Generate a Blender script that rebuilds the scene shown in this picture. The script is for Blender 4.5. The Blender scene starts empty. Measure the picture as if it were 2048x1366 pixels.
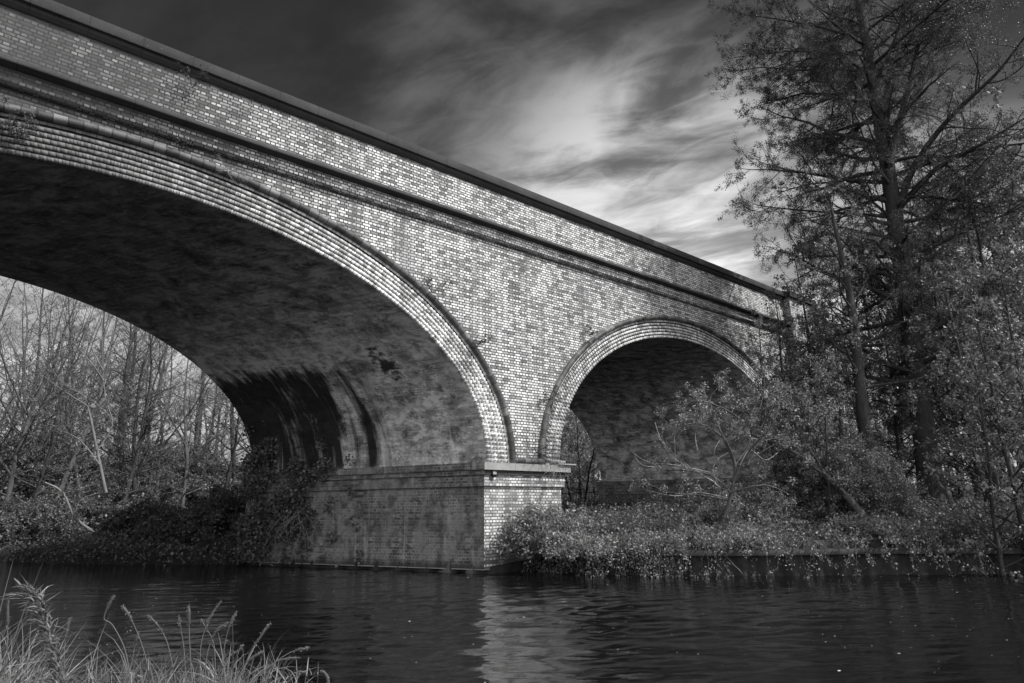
import bpy, math, random
import numpy as np
from mathutils import Matrix, Vector
S = bpy.context.scene
R_ = math.radians

# ------------------------------------------------------------------ camera
FPX = 1296.046
PITCH, ROLL, YAW = 0.25113, -0.01208, 0.70384
CAM = np.array([-10.33691, -13.3437, 1.56937])
cF = np.array([math.sin(YAW)*math.cos(PITCH), math.cos(YAW)*math.cos(PITCH), math.sin(PITCH)])
_r = np.array([math.cos(YAW), -math.sin(YAW), 0.0]); _u = np.cross(_r, cF)
cR = _r*math.cos(ROLL)+_u*math.sin(ROLL); cU = -_r*math.sin(ROLL)+_u*math.cos(ROLL)
cam = bpy.data.cameras.new('camera'); co = bpy.data.objects.new('camera', cam)
S.collection.objects.link(co)
co.matrix_world = Matrix(((cR[0], cU[0], -cF[0], CAM[0]), (cR[1], cU[1], -cF[1], CAM[1]),
                          (cR[2], cU[2], -cF[2], CAM[2]), (0, 0, 0, 1)))
cam.sensor_width = 36; cam.lens = 36*FPX/2048; cam.clip_end = 3000; cam.clip_start = .05
S.camera = co
# ------------------------------------------------------------------ sun and sky
SUN_AZ, SUN_EL = R_(27), R_(50)                # azimuth measured from -Y towards +X
sdir = Vector((math.sin(SUN_AZ)*math.cos(SUN_EL), -math.cos(SUN_AZ)*math.cos(SUN_EL), math.sin(SUN_EL)))
sl = bpy.data.lights.new('sun', 'SUN'); sl.energy = 4.6; sl.angle = R_(0.5); sl.color = (1, .995, .985)
so = bpy.data.objects.new('sun', sl); S.collection.objects.link(so)
so.rotation_euler = sdir.to_track_quat('Z', 'Y').to_euler()
W = bpy.data.worlds.new('World'); S.world = W; W.use_nodes = True
def sky():
    nt = W.node_tree; nt.nodes.clear(); N = nt.nodes.new; L = nt.links.new
    out = N('ShaderNodeOutputWorld'); bg = N('ShaderNodeBackground'); bg.inputs[1].default_value = .10
    st = N('ShaderNodeTexSky'); st.sky_type = 'NISHITA'; st.sun_disc = False
    st.sun_elevation = SUN_EL; st.sun_rotation = math.pi - SUN_AZ; st.air_density = 1.0; st.dust_density = .6
    sep = N('ShaderNodeSeparateColor'); L(st.outputs[0], sep.inputs[0])       # a red filter on black and white film
    tc = N('ShaderNodeTexCoord')
    sx = N('ShaderNodeSeparateXYZ'); L(tc.outputs['Generated'], sx.inputs[0])
    def M(op, a, b=None, c=None, clamp=False):
        n = N('ShaderNodeMath'); n.operation = op; n.use_clamp = clamp
        for i, v in enumerate((a, b, c)):
            if v is None: continue
            if isinstance(v, (int, float)): n.inputs[i].default_value = v
            else: L(v, n.inputs[i])
        return n.outputs[0]
    zz = M('MAXIMUM', sx.outputs[2], .02); zd = M('ADD', zz, .12)
    cx = N('ShaderNodeCombineXYZ'); L(M('DIVIDE', sx.outputs[0], zd), cx.inputs[0]); L(M('DIVIDE', sx.outputs[1], zd), cx.inputs[1])
    mp = N('ShaderNodeMapping'); mp.vector_type = 'TEXTURE'; mp.inputs['Rotation'].default_value = (0, 0, R_(-68)); mp.inputs['Scale'].default_value = (.66, .36, 1)
    L(cx.outputs[0], mp.inputs[0])
    n1 = N('ShaderNodeTexNoise'); n1.inputs['Scale'].default_value = .95; n1.inputs['Detail'].default_value = 9
    n1.inputs['Roughness'].default_value = .52; n1.inputs['Distortion'].default_value = 1.3; L(mp.outputs[0], n1.inputs[0])
    r1 = N('ShaderNodeMapRange'); r1.interpolation_type = 'SMOOTHSTEP'; L(n1.outputs[0], r1.inputs[0])
    n2 = N('ShaderNodeTexNoise'); n2.inputs['Scale'].default_value = 3.4; n2.inputs['Detail'].default_value = 10; n2.inputs['Roughness'].default_value = .62; n2.inputs['Distortion'].default_value = 1.1; L(mp.outputs[0], n2.inputs[0])
    r1.inputs[1].default_value = .36; r1.inputs[2].default_value = .66
    for l_ in list(nt.links):
        if l_.to_socket == r1.inputs[0]: nt.links.remove(l_)
    L(M('ADD', M('MULTIPLY', n1.outputs[0], .72), M('MULTIPLY', n2.outputs[0], .28)), r1.inputs[0])
    tot = None
    for (d, c0, c1, w) in [((.545, .61, .575), .955, .997, .22), ((.725, .535, .425), .962, .998, .85), ((.775, .50, .40), .94, .995, .62),
                           ((.80, .36, .47), .965, .997, .42), ((.62, .68, .40), .95, .998, .42)]:
        v = Vector(d).normalized()
        dp = N('ShaderNodeVectorMath'); dp.operation = 'DOT_PRODUCT'; L(tc.outputs['Generated'], dp.inputs[0]); dp.inputs[1].default_value = v
        mr = N('ShaderNodeMapRange'); mr.interpolation_type = 'SMOOTHSTEP'; L(dp.outputs['Value'], mr.inputs[0])
        mr.inputs[1].default_value = c0; mr.inputs[2].default_value = c1; mr.inputs[4].default_value = w
        tot = mr.outputs[0] if tot is None else M('ADD', tot, mr.outputs[0])
    cl = M('MULTIPLY', M('ADD', tot, .06), M('ADD', M('MULTIPLY', r1.outputs[0], .88), .14))
    hz = N('ShaderNodeMapRange'); hz.interpolation_type = 'SMOOTHSTEP'; L(sx.outputs[2], hz.inputs[0])
    hz.inputs[1].default_value = .55; hz.inputs[2].default_value = .18; hz.inputs[4].default_value = 2.4
    tot2 = M('ADD', cl, M('MULTIPLY', hz.outputs[0], M('ADD', M('MULTIPLY', r1.outputs[0], .5), .4)))
    bk = N('ShaderNodeMapRange'); bk.interpolation_type = 'SMOOTHSTEP'; L(sx.outputs[1], bk.inputs[0])     # unseen bright cloud added behind the camera as fill light
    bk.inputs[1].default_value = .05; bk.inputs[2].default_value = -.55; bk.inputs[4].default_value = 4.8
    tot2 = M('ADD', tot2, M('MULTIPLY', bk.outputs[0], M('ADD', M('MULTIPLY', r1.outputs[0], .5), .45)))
    base = M('MULTIPLY', sep.outputs[0], .28)
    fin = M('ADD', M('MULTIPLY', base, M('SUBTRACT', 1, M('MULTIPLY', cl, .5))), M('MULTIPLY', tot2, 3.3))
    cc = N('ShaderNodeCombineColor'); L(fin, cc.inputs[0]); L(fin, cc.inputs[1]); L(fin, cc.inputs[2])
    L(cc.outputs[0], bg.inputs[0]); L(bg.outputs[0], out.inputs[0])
sky()
S.view_settings.view_transform = 'Standard'; S.view_settings.look = 'None'
S.view_settings.exposure = 0; S.view_settings.gamma = 1
S.cycles.max_bounces = 6; S.cycles.transparent_max_bounces = 6; S.cycles.caustics_reflective = False
S.cycles.caustics_refractive = False

# ------------------------------------------------------------------ helpers
def ray(px, py):
    return cF + ((px-1024)/FPX)*cR + ((683-py)/FPX)*cU
def at(px, py, dist):
    """point on the sight line of a photo pixel, at a horizontal distance from the camera"""
    d = ray(px, py); return CAM + d*(dist/math.hypot(d[0], d[1]))
def tag(o, label=None, cat=None, group=None, kind=None):
    if label: o['label'] = label
    if cat: o['category'] = cat
    if group: o['group'] = group
    if kind: o['kind'] = kind
    return o
def empty(name, loc=(0, 0, 0), rz=0):
    o = bpy.data.objects.new(name, None); S.collection.objects.link(o)
    o.location = loc; o.rotation_euler = (0, 0, rz); o.empty_display_size = .3
    return o
class MB:
    """collects arrays of vertices and quads (triangles repeat no vertex) and links them as one mesh object"""
    def __init__(s): s.V = []; s.Q = []; s.T = []; s.UV = []; s.n = 0; s.hasuv = False
    def quads(s, V, Q, uv=None):
        V = np.asarray(V, float).reshape(-1, 3); Q = np.asarray(Q, np.int64).reshape(-1, 4)
        s.V.append(V); s.Q.append(Q+s.n); s.n += len(V)
        if uv is None: s.UV.append(np.zeros((len(V), 2)))
        else: s.UV.append(np.asarray(uv, float).reshape(-1, 2)); s.hasuv = True
    def grid(s, P, uv=None, flip=False, closev=False):
        """P: (m,n,3) lattice"""
        P = np.asarray(P, float); m, n = P.shape[:2]
        idx = np.arange(m*n).reshape(m, n)
        a = idx[:-1, :-1].ravel(); b = idx[1:, :-1].ravel(); c = idx[1:, 1:].ravel(); d = idx[:-1, 1:].ravel()
        q = np.stack([a, b, c, d], 1)
        if flip: q = q[:, ::-1]
        s.quads(P.reshape(-1, 3), q, None if uv is None else np.asarray(uv).reshape(-1, 2))
    def box(s, x0, x1, y0, y1, z0, z1):
        V = [(x, y, z) for z in (z0, z1) for (x, y) in ((x0, y0), (x1, y0), (x1, y1), (x0, y1))]
        s.quads(V, [(0, 3, 2, 1), (4, 5, 6, 7), (0, 1, 5, 4), (1, 2, 6, 5), (2, 3, 7, 6), (3, 0, 4, 7)])
    def tube(s, pts, rad, k=6, cap=True):
        pts = np.asarray(pts, float); n = len(pts); rad = np.broadcast_to(np.asarray(rad, float), (n,))
        t = np.gradient(pts, axis=0); t /= np.linalg.norm(t, axis=1)[:, None]+1e-9
        ref = np.array([0.31, 0.17, 0.93]) if abs(t[:, 2]).mean() < .75 else np.array([0.96, .2, .11])
        a = np.cross(t, ref); a /= np.linalg.norm(a, axis=1)[:, None]+1e-9
        b = np.cross(t, a)
        ph = np.arange(k)*2*math.pi/k
        ring = (a[:, None]*np.cos(ph)[None, :, None]+b[:, None]*np.sin(ph)[None, :, None])*rad[:, None, None]+pts[:, None]
        idx = np.arange(n*k).reshape(n, k); j = np.roll(idx, -1, axis=1)
        q = np.stack([idx[:-1].ravel(), idx[1:].ravel(), j[1:].ravel(), j[:-1].ravel()], 1)
        s.quads(ring.reshape(-1, 3), q)
    def build(s, name, mat, parent=None, smooth=False, loc=None):
        V = np.concatenate(s.V); Q = np.concatenate(s.Q); me = bpy.data.meshes.new(name)
        if loc is not None: V = V-np.asarray(loc)
        nf = len(Q)
        me.vertices.add(len(V)); me.vertices.foreach_set('co', V.astype(np.float32).ravel())
        me.loops.add(nf*4); me.loops.foreach_set('vertex_index', Q.astype(np.int32).ravel())
        me.polygons.add(nf); me.polygons.foreach_set('loop_start', np.arange(0, nf*4, 4, dtype=np.int32))
        if s.hasuv:
            uv = np.concatenate(s.UV)[Q.ravel()]
            l = me.uv_layers.new(name='UVMap'); l.data.foreach_set('uv', uv.astype(np.float32).ravel())
        me.update(calc_edges=True)
        if smooth: me.polygons.foreach_set('use_smooth', np.ones(nf, bool))
        me.materials.append(mat)
        o = bpy.data.objects.new(name, me); S.collection.objects.link(o)
        if parent: o.parent = parent
        if loc is not None: o.location = loc
        return o

# ------------------------------------------------------------------ materials (all neutral: the photograph is black and white)
class NT:
    def __init__(s, name, rough=.85, spec=.25):
        s.m = bpy.data.materials.new(name); s.m.use_nodes = True; s.t = s.m.node_tree
        s.b = s.t.nodes['Principled BSDF']; s.b.inputs['Roughness'].default_value = rough
        s.b.inputs['Specular IOR Level'].default_value = spec
        s.out = s.t.nodes['Material Output']
    def N(s, typ, **kw):
        n = s.t.nodes.new('ShaderNode'+typ)
        for k, v in kw.items():
            k2 = k.replace('_', ' ')
            if k2 in n.inputs: s.set(n.inputs[k2], v)
            else: setattr(n, k, v)
        return n
    def set(s, inp, v):
        if hasattr(v, 'is_linked') or hasattr(v, 'links'): s.t.links.new(v, inp)
        else: inp.default_value = v
    def M(s, op, a, b=None, clamp=False):
        n = s.t.nodes.new('ShaderNodeMath'); n.operation = op; n.use_clamp = clamp
        s.set(n.inputs[0], a)
        if b is not None: s.set(n.inputs[1], b)
        return n.outputs[0]
    def ss(s, v, a, b, lo=0., hi=1.):
        n = s.t.nodes.new('ShaderNodeMapRange'); n.interpolation_type = 'SMOOTHSTEP'
        s.set(n.inputs[0], v); n.inputs[1].default_value = a; n.inputs[2].default_value = b
        n.inputs[3].default_value = lo; n.inputs[4].default_value = hi; return n.outputs[0]
    def noise(s, vec, scale, detail=4, rough=.55, dist=0., sc3=None):
        if sc3 is not None:
            mp = s.t.nodes.new('ShaderNodeMapping'); s.set(mp.inputs[0], vec); mp.inputs['Scale'].default_value = sc3; vec = mp.outputs[0]
        n = s.t.nodes.new('ShaderNodeTexNoise'); s.set(n.inputs['Vector'], vec); n.inputs['Scale'].default_value = scale
        n.inputs['Detail'].default_value = detail; n.inputs['Roughness'].default_value = rough; n.inputs['Distortion'].default_value = dist
        return n.outputs[0]
    def ramp(s, v, pts):
        n = s.t.nodes.new('ShaderNodeValToRGB'); s.set(n.inputs[0], v); e = n.color_ramp.elements
        while len(e) < len(pts): e.new(.5)
        for i, (p, c) in enumerate(pts): e[i].position = p; e[i].color = (c, c, c, 1)
        return n.outputs[0]
    def mix(s, f, a, b, mode='MIX'):
        n = s.t.nodes.new('ShaderNodeMix'); n.data_type = 'RGBA'; n.blend_type = mode
        s.set(n.inputs[0], f)
        for i, v in ((6, a), (7, b)):
            if isinstance(v, (int, float)): v = (v, v, v, 1)
            s.set(n.inputs[i], v)
        return n.outputs[2]
    def obj(s): return s.t.nodes.new('ShaderNodeTexCoord').outputs['Object']
    def uv(s): return s.t.nodes.new('ShaderNodeTexCoord').outputs['UV']
    def fin(s, col, bump=None, strength=.4, dist=.02):
        s.set(s.b.inputs['Base Color'], col)
        if bump is not None:
            n = s.t.nodes.new('ShaderNodeBump'); n.inputs['Strength'].default_value = strength; n.inputs['Distance'].default_value = dist
            s.set(n.inputs['Height'], bump); s.t.links.new(n.outputs[0], s.b.inputs['Normal'])
        return s.m

def brick_mat(name, w=.218, h=.0755, lo=.10, mid=.30, hi=.78, mortar=.03, pale=.5, squash=True, grad=True, msize=.013, bump=.5,
              efflo=0., moss=0., soft=1., stain=None, ragged=True):
    t = NT(name, .8, .3); uv = t.uv(); ob = t.obj()
    # slightly uneven courses
    wob = t.N('TexNoise'); t.set(wob.inputs['Vector'], uv); wob.inputs['Scale'].default_value = 2.2; wob.inputs['Detail'].default_value = 3
    off = t.N('VectorMath', operation='SCALE'); sub = t.N('VectorMath', operation='SUBTRACT')
    t.set(sub.inputs[0], wob.outputs['Color']); sub.inputs[1].default_value = (.5, .5, .5)
    t.set(off.inputs[0], sub.outputs[0]); off.inputs['Scale'].default_value = .022
    ad = t.N('VectorMath', operation='ADD'); t.set(ad.inputs[0], uv); t.set(ad.inputs[1], off.outputs[0])
    br = t.N('TexBrick'); t.set(br.inputs['Vector'], ad.outputs[0]); br.inputs['Scale'].default_value = 1
    br.inputs['Color1'].default_value = (0, 0, 0, 1); br.inputs['Color2'].default_value = (1, 1, 1, 1); br.inputs['Mortar'].default_value = (0, 0, 0, 1)
    br.inputs['Mortar Size'].default_value = msize; br.inputs['Mortar Smooth'].default_value = .25
    br.inputs['Brick Width'].default_value = w; br.inputs['Row Height'].default_value = h
    br.offset = .5; br.squash = .5 if squash else 1.; br.squash_frequency = 2
    rnd = t.M('ADD', t.M('MULTIPLY', br.outputs['Color'], soft), .5-.5*soft)
    if squash:     # English bond: the header courses are the paler ones
        sy = t.N('SeparateXYZ'); t.set(sy.inputs[0], ad.outputs[0]); par = t.M('FRACT', t.M('MULTIPLY', sy.outputs[1], .5/h))
        rnd = t.M('ADD', t.M('MULTIPLY', rnd, .66), t.M('MULTIPLY', t.M('LESS_THAN', par, .5), .24))
    big = t.noise(ob, .55, 3, .6)
    med = t.noise(ob, 3.2, 3, .6)
    fine = t.noise(ob, 26, 4, .65)
    v = t.M('ADD', rnd, t.M('MULTIPLY', t.M('SUBTRACT', big, .5), 1.0))
    v = t.M('ADD', v, t.M('MULTIPLY', t.M('SUBTRACT', med, .5), .8))
    v = t.M('ADD', v, t.M('MULTIPLY', t.M('SUBTRACT', fine, .5), .8))
    v = t.M('ADD', v, pale-.5)
    if grad:       # fewer pale bricks towards the crown of the main arch
        sx = t.N('SeparateXYZ'); t.set(sx.inputs[0], ob)
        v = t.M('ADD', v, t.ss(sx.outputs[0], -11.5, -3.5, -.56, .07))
    col = t.ramp(v, [(0, lo), (.30, lo*1.6), (.50, mid), (.68, mid*1.35), (.84, hi*.85), (1., hi)])
    col = t.mix(t.ss(fine, .58, .8), col, .5*lo+.3*mid)
    if efflo:
        e = t.noise(uv, 1.1, 5, .7); e2 = t.noise(uv, 7, 4, .7)
        col = t.mix(t.M('MULTIPLY', t.ss(e, .46, .62), t.ss(e2, .38, .62, .15, efflo)), col, .78)
        e3 = t.noise(uv, 2.4, 4, .7); col = t.mix(t.ss(e3, .60, .70, 0, .7), col, .10)
    mo = t.noise(ob, 1.3, 3, .6)
    mcol = t.ramp(mo, [(.35, mortar*.7), (.7, mortar*2.2)])
    col = t.mix(br.outputs['Fac'], col, mcol)
    # soot and water streaks that run down the face
    stn = t.noise(ob, 1., 4, .6, .3, sc3=(2.2, 2.2, .22))
    col = t.mix(t.ss(stn, .51, .70, 0, .62), col, lo*1.1)
    if ragged:     # lost faces and open joints
        vo = t.noise(ob, 9.5, 2, .5, sc3=(1, 1, 1.5)); pat = t.noise(ob, .8, 2, .5)
        col = t.mix(t.M('MULTIPLY', t.ss(vo, .68, .73), t.ss(pat, .47, .6)), col, .02)
    if moss:
        mm = t.noise(ob, 2.1, 5, .7); col = t.mix(t.ss(mm, .45, .65, 0, moss), col, .05)
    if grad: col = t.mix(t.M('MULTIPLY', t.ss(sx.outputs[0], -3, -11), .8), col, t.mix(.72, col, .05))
    if stain: col = stain(t, col, uv)
    bh = t.M('ADD', t.M('MULTIPLY', br.outputs['Fac'], -1.), t.M('MULTIPLY', fine, .5))
    bh = t.M('ADD', bh, t.M('MULTIPLY', rnd, .25))
    return t.fin(col, bh, bump, .012)

def flank_stain(t, col, uv):
    a = t.noise(uv, 1., 5, .65, .3, sc3=(1.5, .55, 1)); b = t.noise(uv, 2.6, 5, .7, .4); c = t.noise(uv, 9, 4, .7)
    col = t.mix(t.ss(a, .40, .60, 0, .62), col, .30); col = t.mix(t.ss(b, .36, .52, .75, 0), col, .05); col = t.mix(t.ss(c, .52, .66, 0, .45), col, .08)
    d = t.noise(uv, 1., 4, .6, .2, sc3=(5, .5, 1)); col = t.mix(t.ss(d, .56, .68, 0, .5), col, .45)
    sy = t.N('SeparateXYZ'); t.set(sy.inputs[0], uv)
    return t.mix(t.ss(t.M('ADD', sy.outputs[1], t.M('MULTIPLY', a, .4)), .55, .30, 0, .85), col, .03)     # tide mark
def barrel_stain(t, col, uv):
    sx = t.N('SeparateXYZ'); t.set(sx.inputs[0], uv); u, v = sx.outputs[0], sx.outputs[1]
    big = t.noise(uv, .8, 5, .62, .3, sc3=(1., 1.5, 1)); b2 = t.noise(uv, 2.4, 6, .72, .2, sc3=(1.1, 1.9, 1)); fi = t.noise(uv, 8, 4, .7, 0, sc3=(1.1, 1.9, 1))
    mott = t.M('ADD', t.M('MULTIPLY', big, .6), t.M('MULTIPLY', b2, .45))
    col = t.mix(t.ss(mott, .40, .60, .72, .0), col, .14)
    col = t.mix(t.ss(b2, .54, .66, 0, .8), col, .75)
    col = t.mix(t.ss(fi, .52, .66, 0, .5), col, .03)
    b4 = t.noise(uv, 1.25, 7, .74, .35, sc3=(.95, 1.45, 1)); col = t.mix(t.ss(b4, .51, .60, 0, .72), col, .85); col = t.mix(t.ss(b4, .47, .38, 0, .8), col, .07)
    # pale lime runs
    st2 = t.noise(uv, 1., 5, .7, .6, sc3=(1.7, .35, 1)); col = t.mix(t.M('MULTIPLY', t.ss(st2, .53, .66, 0, .6), t.ss(v, 5.5, 3.5)), col, .75)
    col = t.mix(t.ss(fi, .54, .68, 0, .4), col, .8)
    # long black water stains hanging from the drip line towards the far end of the barrel
    st = t.noise(uv, 1., 4, .62, .35, sc3=(2.3, .28, 1))
    edge = t.M('ADD', v, t.M('MULTIPLY', t.M('SUBTRACT', t.noise(uv, 1., 4, .65, .2, sc3=(4.0, .7, 1)), .5), 1.5))
    core = t.M('MULTIPLY', t.ss(u, 3.9, 4.7), t.ss(v, .2, 1.7, .06, .17))
    m = t.M('MULTIPLY', t.ss(t.M('ADD', st, core), .42, .62), t.ss(u, 2.4, 3.6)); m = t.M('MULTIPLY', m, t.ss(edge, 3.45, 2.95))
    m = t.M('MULTIPLY', m, t.ss(v, -.6, .2)); col = t.mix(t.M('MULTIPLY', m, .96), col, .006)
    du = t.M('MULTIPLY', t.M('SUBTRACT', u, 1.95), 1.9); dv = t.M('MULTIPLY', t.M('SUBTRACT', v, 3.05), 1.25)
    rr_ = t.M('ADD', t.M('SQRT', t.M('ADD', t.M('MULTIPLY', du, du), t.M('MULTIPLY', dv, dv))), t.M('MULTIPLY', t.M('SUBTRACT', b2, .5), 2.6))
    col = t.mix(t.ss(rr_, .75, .35, 0, .93), col, .01)
    # mineral crust just above the drip line
    cr = t.M('MULTIPLY', t.ss(edge, 3.1, 3.35), t.ss(edge, 4.3, 3.5)); col = t.mix(t.M('MULTIPLY', cr, t.ss(b2, .42, .6, 0, .7)), col, .8)
    return col

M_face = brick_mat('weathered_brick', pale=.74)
M_pier = brick_mat('pale_pier_brick', pale=.72, lo=.10, grad=False, efflo=.75, mortar=.10)
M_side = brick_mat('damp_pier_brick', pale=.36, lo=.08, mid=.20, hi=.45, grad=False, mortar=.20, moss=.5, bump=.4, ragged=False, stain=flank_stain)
M_ring = brick_mat('arch_ring_brick', w=.112, h=.5, pale=.74, squash=False, lo=.14, hi=.8, soft=.55, mortar=.05, efflo=.35, msize=.006)
def vault_patches(t, col, uv):  # random pale and dark mottling of the small vault
    b2 = t.noise(uv, 1.1, 5, .7, .6, sc3=(1, 1.4, 1)); b3 = t.noise(uv, 2.2, 6, .75, .3, sc3=(1, 1.5, 1))
    col = t.mix(t.ss(b2, .42, .56, .65, 0), col, .15); col = t.mix(t.ss(b3, .50, .60, 0, .8), col, .85); col = t.mix(t.ss(b3, .46, .38, 0, .8), col, .06); return col
M_barrel2 = brick_mat('mottled_small_vault_brick', pale=.5, lo=.3, mid=.5, hi=.8, grad=False, mortar=.35, stain=vault_patches, ragged=False)
M_barrel = brick_mat('sooty_vault_brick', pale=.45, lo=.3, mid=.52, hi=.8, grad=False, mortar=.36, stain=barrel_stain, ragged=False)
def stone(name, a, b, speck=.0):
    t = NT(name, .85, .25); ob = t.obj(); n = t.noise(ob, 1.1, 5, .65); f = t.noise(ob, 38, 4, .7)
    col = t.ramp(t.M('ADD', t.M('MULTIPLY', n, .7), t.M('MULTIPLY', f, .4)), [(.3, a), (.75, b)])
    if speck: col = t.mix(t.ss(t.noise(ob, 22, 2, .5), .72, .76, 0, speck), col, .6)
    j = t.N('TexBrick'); mp = t.N('Mapping'); t.set(mp.inputs[0], ob); mp.inputs['Rotation'].default_value = (R_(90), 0, 0); t.set(j.inputs['Vector'], mp.outputs[0])
    j.inputs['Scale'].default_value = 1; j.inputs['Brick Width'].default_value = .92; j.inputs['Row Height'].default_value = 9; j.inputs['Mortar Size'].default_value = .005
    col = t.mix(j.outputs['Fac'], col, a*.8)
    return t.fin(col, t.M('ADD', f, t.M('MULTIPLY', j.outputs['Fac'], -1)), .5, .02)
M_cope = stone('lichened_coping_stone', .016, .065, .45)
M_mould = stone('dark_moulding_brick', .022, .07)
M_lstone = stone('pale_cornice_brick', .16, .42)
def roll_mat():
    t = NT('bullnose_brick', .6, .4); uv = t.uv(); ob = t.obj(); n = t.noise(ob, 2.5, 4, .6); f = t.noise(ob, 30, 3, .6)
    br = t.N('TexBrick'); t.set(br.inputs['Vector'], uv); br.inputs['Scale'].default_value = 1; br.inputs['Brick Width'].default_value = .235
    br.inputs['Row Height'].default_value = 50; br.inputs['Mortar Size'].default_value = .009; br.inputs['Color1'].default_value = (0, 0, 0, 1); br.inputs['Color2'].default_value = (1, 1, 1, 1)
    v = t.M('ADD', t.M('MULTIPLY', br.outputs['Color'], .35), t.M('MULTIPLY', n, .8)); col = t.ramp(v, [(.25, .03), (.55, .075), (.9, .22)])
    col = t.mix(t.ss(n, .58, .72, 0, .5), col, .34)
    col = t.mix(br.outputs['Fac'], col, .02)
    return t.fin(col, t.M('ADD', f, t.M('MULTIPLY', br.outputs['Fac'], -2)), .5, .02)
M_roll = roll_mat()
def bark(name, a, b):
    t = NT(name, .9, .15); ob = t.obj(); n = t.noise(ob, 3, 4, .7, 0, sc3=(3, 3, .8)); f = t.noise(ob, 14, 4, .7, 0, sc3=(2, 2, .5))
    col = t.ramp(t.M('ADD', t.M('MULTIPLY', n, .6), t.M('MULTIPLY', f, .45)), [(.3, a), (.75, b)])
    return t.fin(col, f, .7, .04)
M_bark = bark('dark_alder_bark', .025, .10)
M_bark2 = bark('grey_wood_bark', .05, .19)
M_bark3 = bark('pale_bare_wood', .22, .55)
M_pale = bark('pale_bark', .12, .34)  # pale bark of the broken, fallen and hanging wood
def leafm(name, a, b, tr=.35):
    t = NT(name, .45, .4); g = t.N('NewGeometry'); r = g.outputs['Random Per Island']
    ob = t.obj(); n = t.noise(ob, .9, 3, .6)
    col = t.ramp(t.M('ADD', t.M('MULTIPLY', r, .75), t.M('MULTIPLY', t.M('SUBTRACT', n, .3), .5)), [(.05, a), (.6, (a+b)/2.6), (1., b)])
    t.set(t.b.inputs['Base Color'], col)
    ts = t.N('BsdfTranslucent'); t.set(ts.inputs[0], col); mx = t.N('MixShader'); mx.inputs[0].default_value = tr
    t.t.links.new(t.b.outputs[0], mx.inputs[1]); t.t.links.new(ts.outputs[0], mx.inputs[2]); t.t.links.new(mx.outputs[0], t.out.inputs[0])
    return t.m
M_leaf = leafm('spring_leaf', .07, .46)
M_leafd = leafm('dark_tree_leaf', .045, .24)
M_leafb = leafm('bright_shrub_leaf', .09, .64)
M_ivy = leafm('ivy_leaf', .04, .24, .15)
M_straw = leafm('dry_sedge', .05, .44, .2)
def plain(name, a, b, sc=6, rough=.8, bump=.3):
    t = NT(name, rough, .3); ob = t.obj(); n = t.noise(ob, sc, 5, .65)
    return t.fin(t.ramp(n, [(.3, a), (.7, b)]), n, bump, .03)
M_ground = plain('leaf_litter_soil', .012, .045, 3)
M_steel = plain('rusty_steel', .012, .04, 5, .7)
M_dark = plain('black_paint_and_gap_shade', .008, .02, 5, .5)
M_white = plain('white_enamel', .6, .75, 5, .4)

# ------------------------------------------------------------------ water and ground
SK = np.array([-3.32668, 7.66966])                                  # the barrels run skew to the face
SKL = float(np.hypot(*SK)); sk = SK/SKL
east = [(40, -33), (14, -14.2), (8.3, -9.0), (5.56, -6.38), (3.12, -4.07), (1.9, -2.4), (1.62, -1.2), (1.6, -.02), (0, 0), (-1.66, 3.83), (-3.33, 7.67), (-4.6, 8.9), (-7.4, 12.5), (-9.4, 18.0), (-13, 24), (-20, 30), (-60, 48)]
west = [(-60, 36), (-28, 22), (-20, 14), (-15.5, 6), (-13.6, 0), (-12.6, -4), (-9.6, -8.3), (-6.6, -12.4), (-3, -18), (8, -28), (40, -52)]
poly = np.array(east+west)
def sdist(P):
    """signed distance to the canal outline, negative over water"""
    x, y = P[..., 0], P[..., 1]; d = np.full(x.shape, 1e9); ins = np.zeros(x.shape, bool)
    for i in range(len(poly)):
        a, b = poly[i], poly[(i+1) % len(poly)]; e = b-a; t = np.clip(((x-a[0])*e[0]+(y-a[1])*e[1])/(e@e), 0, 1)
        d = np.minimum(d, np.hypot(x-a[0]-t*e[0], y-a[1]-t*e[1]))
        c = ((a[1] > y) != (b[1] > y)) & (x < (b[0]-a[0])*(y-a[1])/(b[1]-a[1]+1e-12)+a[0]); ins ^= c
    return np.where(ins, -d, d)
def gz(x, y):
    P = np.stack([np.asarray(x, float), np.asarray(y, float)], -1); d = sdist(P)
    east_side = (P[..., 0]*.78+P[..., 1]*.5) > -4
    top = np.where(east_side, np.where(P[..., 1] > 9, .22, .62), .25)
    rise = np.where(east_side, .65, .4)*np.clip(d/4, 0, 1)**.8+np.clip((d-6)/60, 0, 1)*4
    h = top+rise+.06*np.sin(P[..., 0]*1.3)*np.cos(P[..., 1]*1.7)*np.clip(d, 0, 1)
    return np.where(d > 0.12, h, np.where(d > -.0, -.4+(h+.4)*np.clip(d/.12, 0, 1), np.maximum(-.9, -.4+d*.6)))
def axis(c, fine, half, far):
    a = np.arange(-half, half+1e-6, fine); k = np.geomspace(half+fine*2, far, 26)
    return np.concatenate([-k[::-1], a, k])+c
gx = axis(0, .3, 27, 1500); gy = axis(4, .3, 27, 1500)
X, Y = np.meshgrid(gx, gy, indexing='ij'); g = MB(); g.grid(np.stack([X, Y, gz(X, Y)], -1))
tag(g.build('ground', M_ground, smooth=True), kind='structure')

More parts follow.
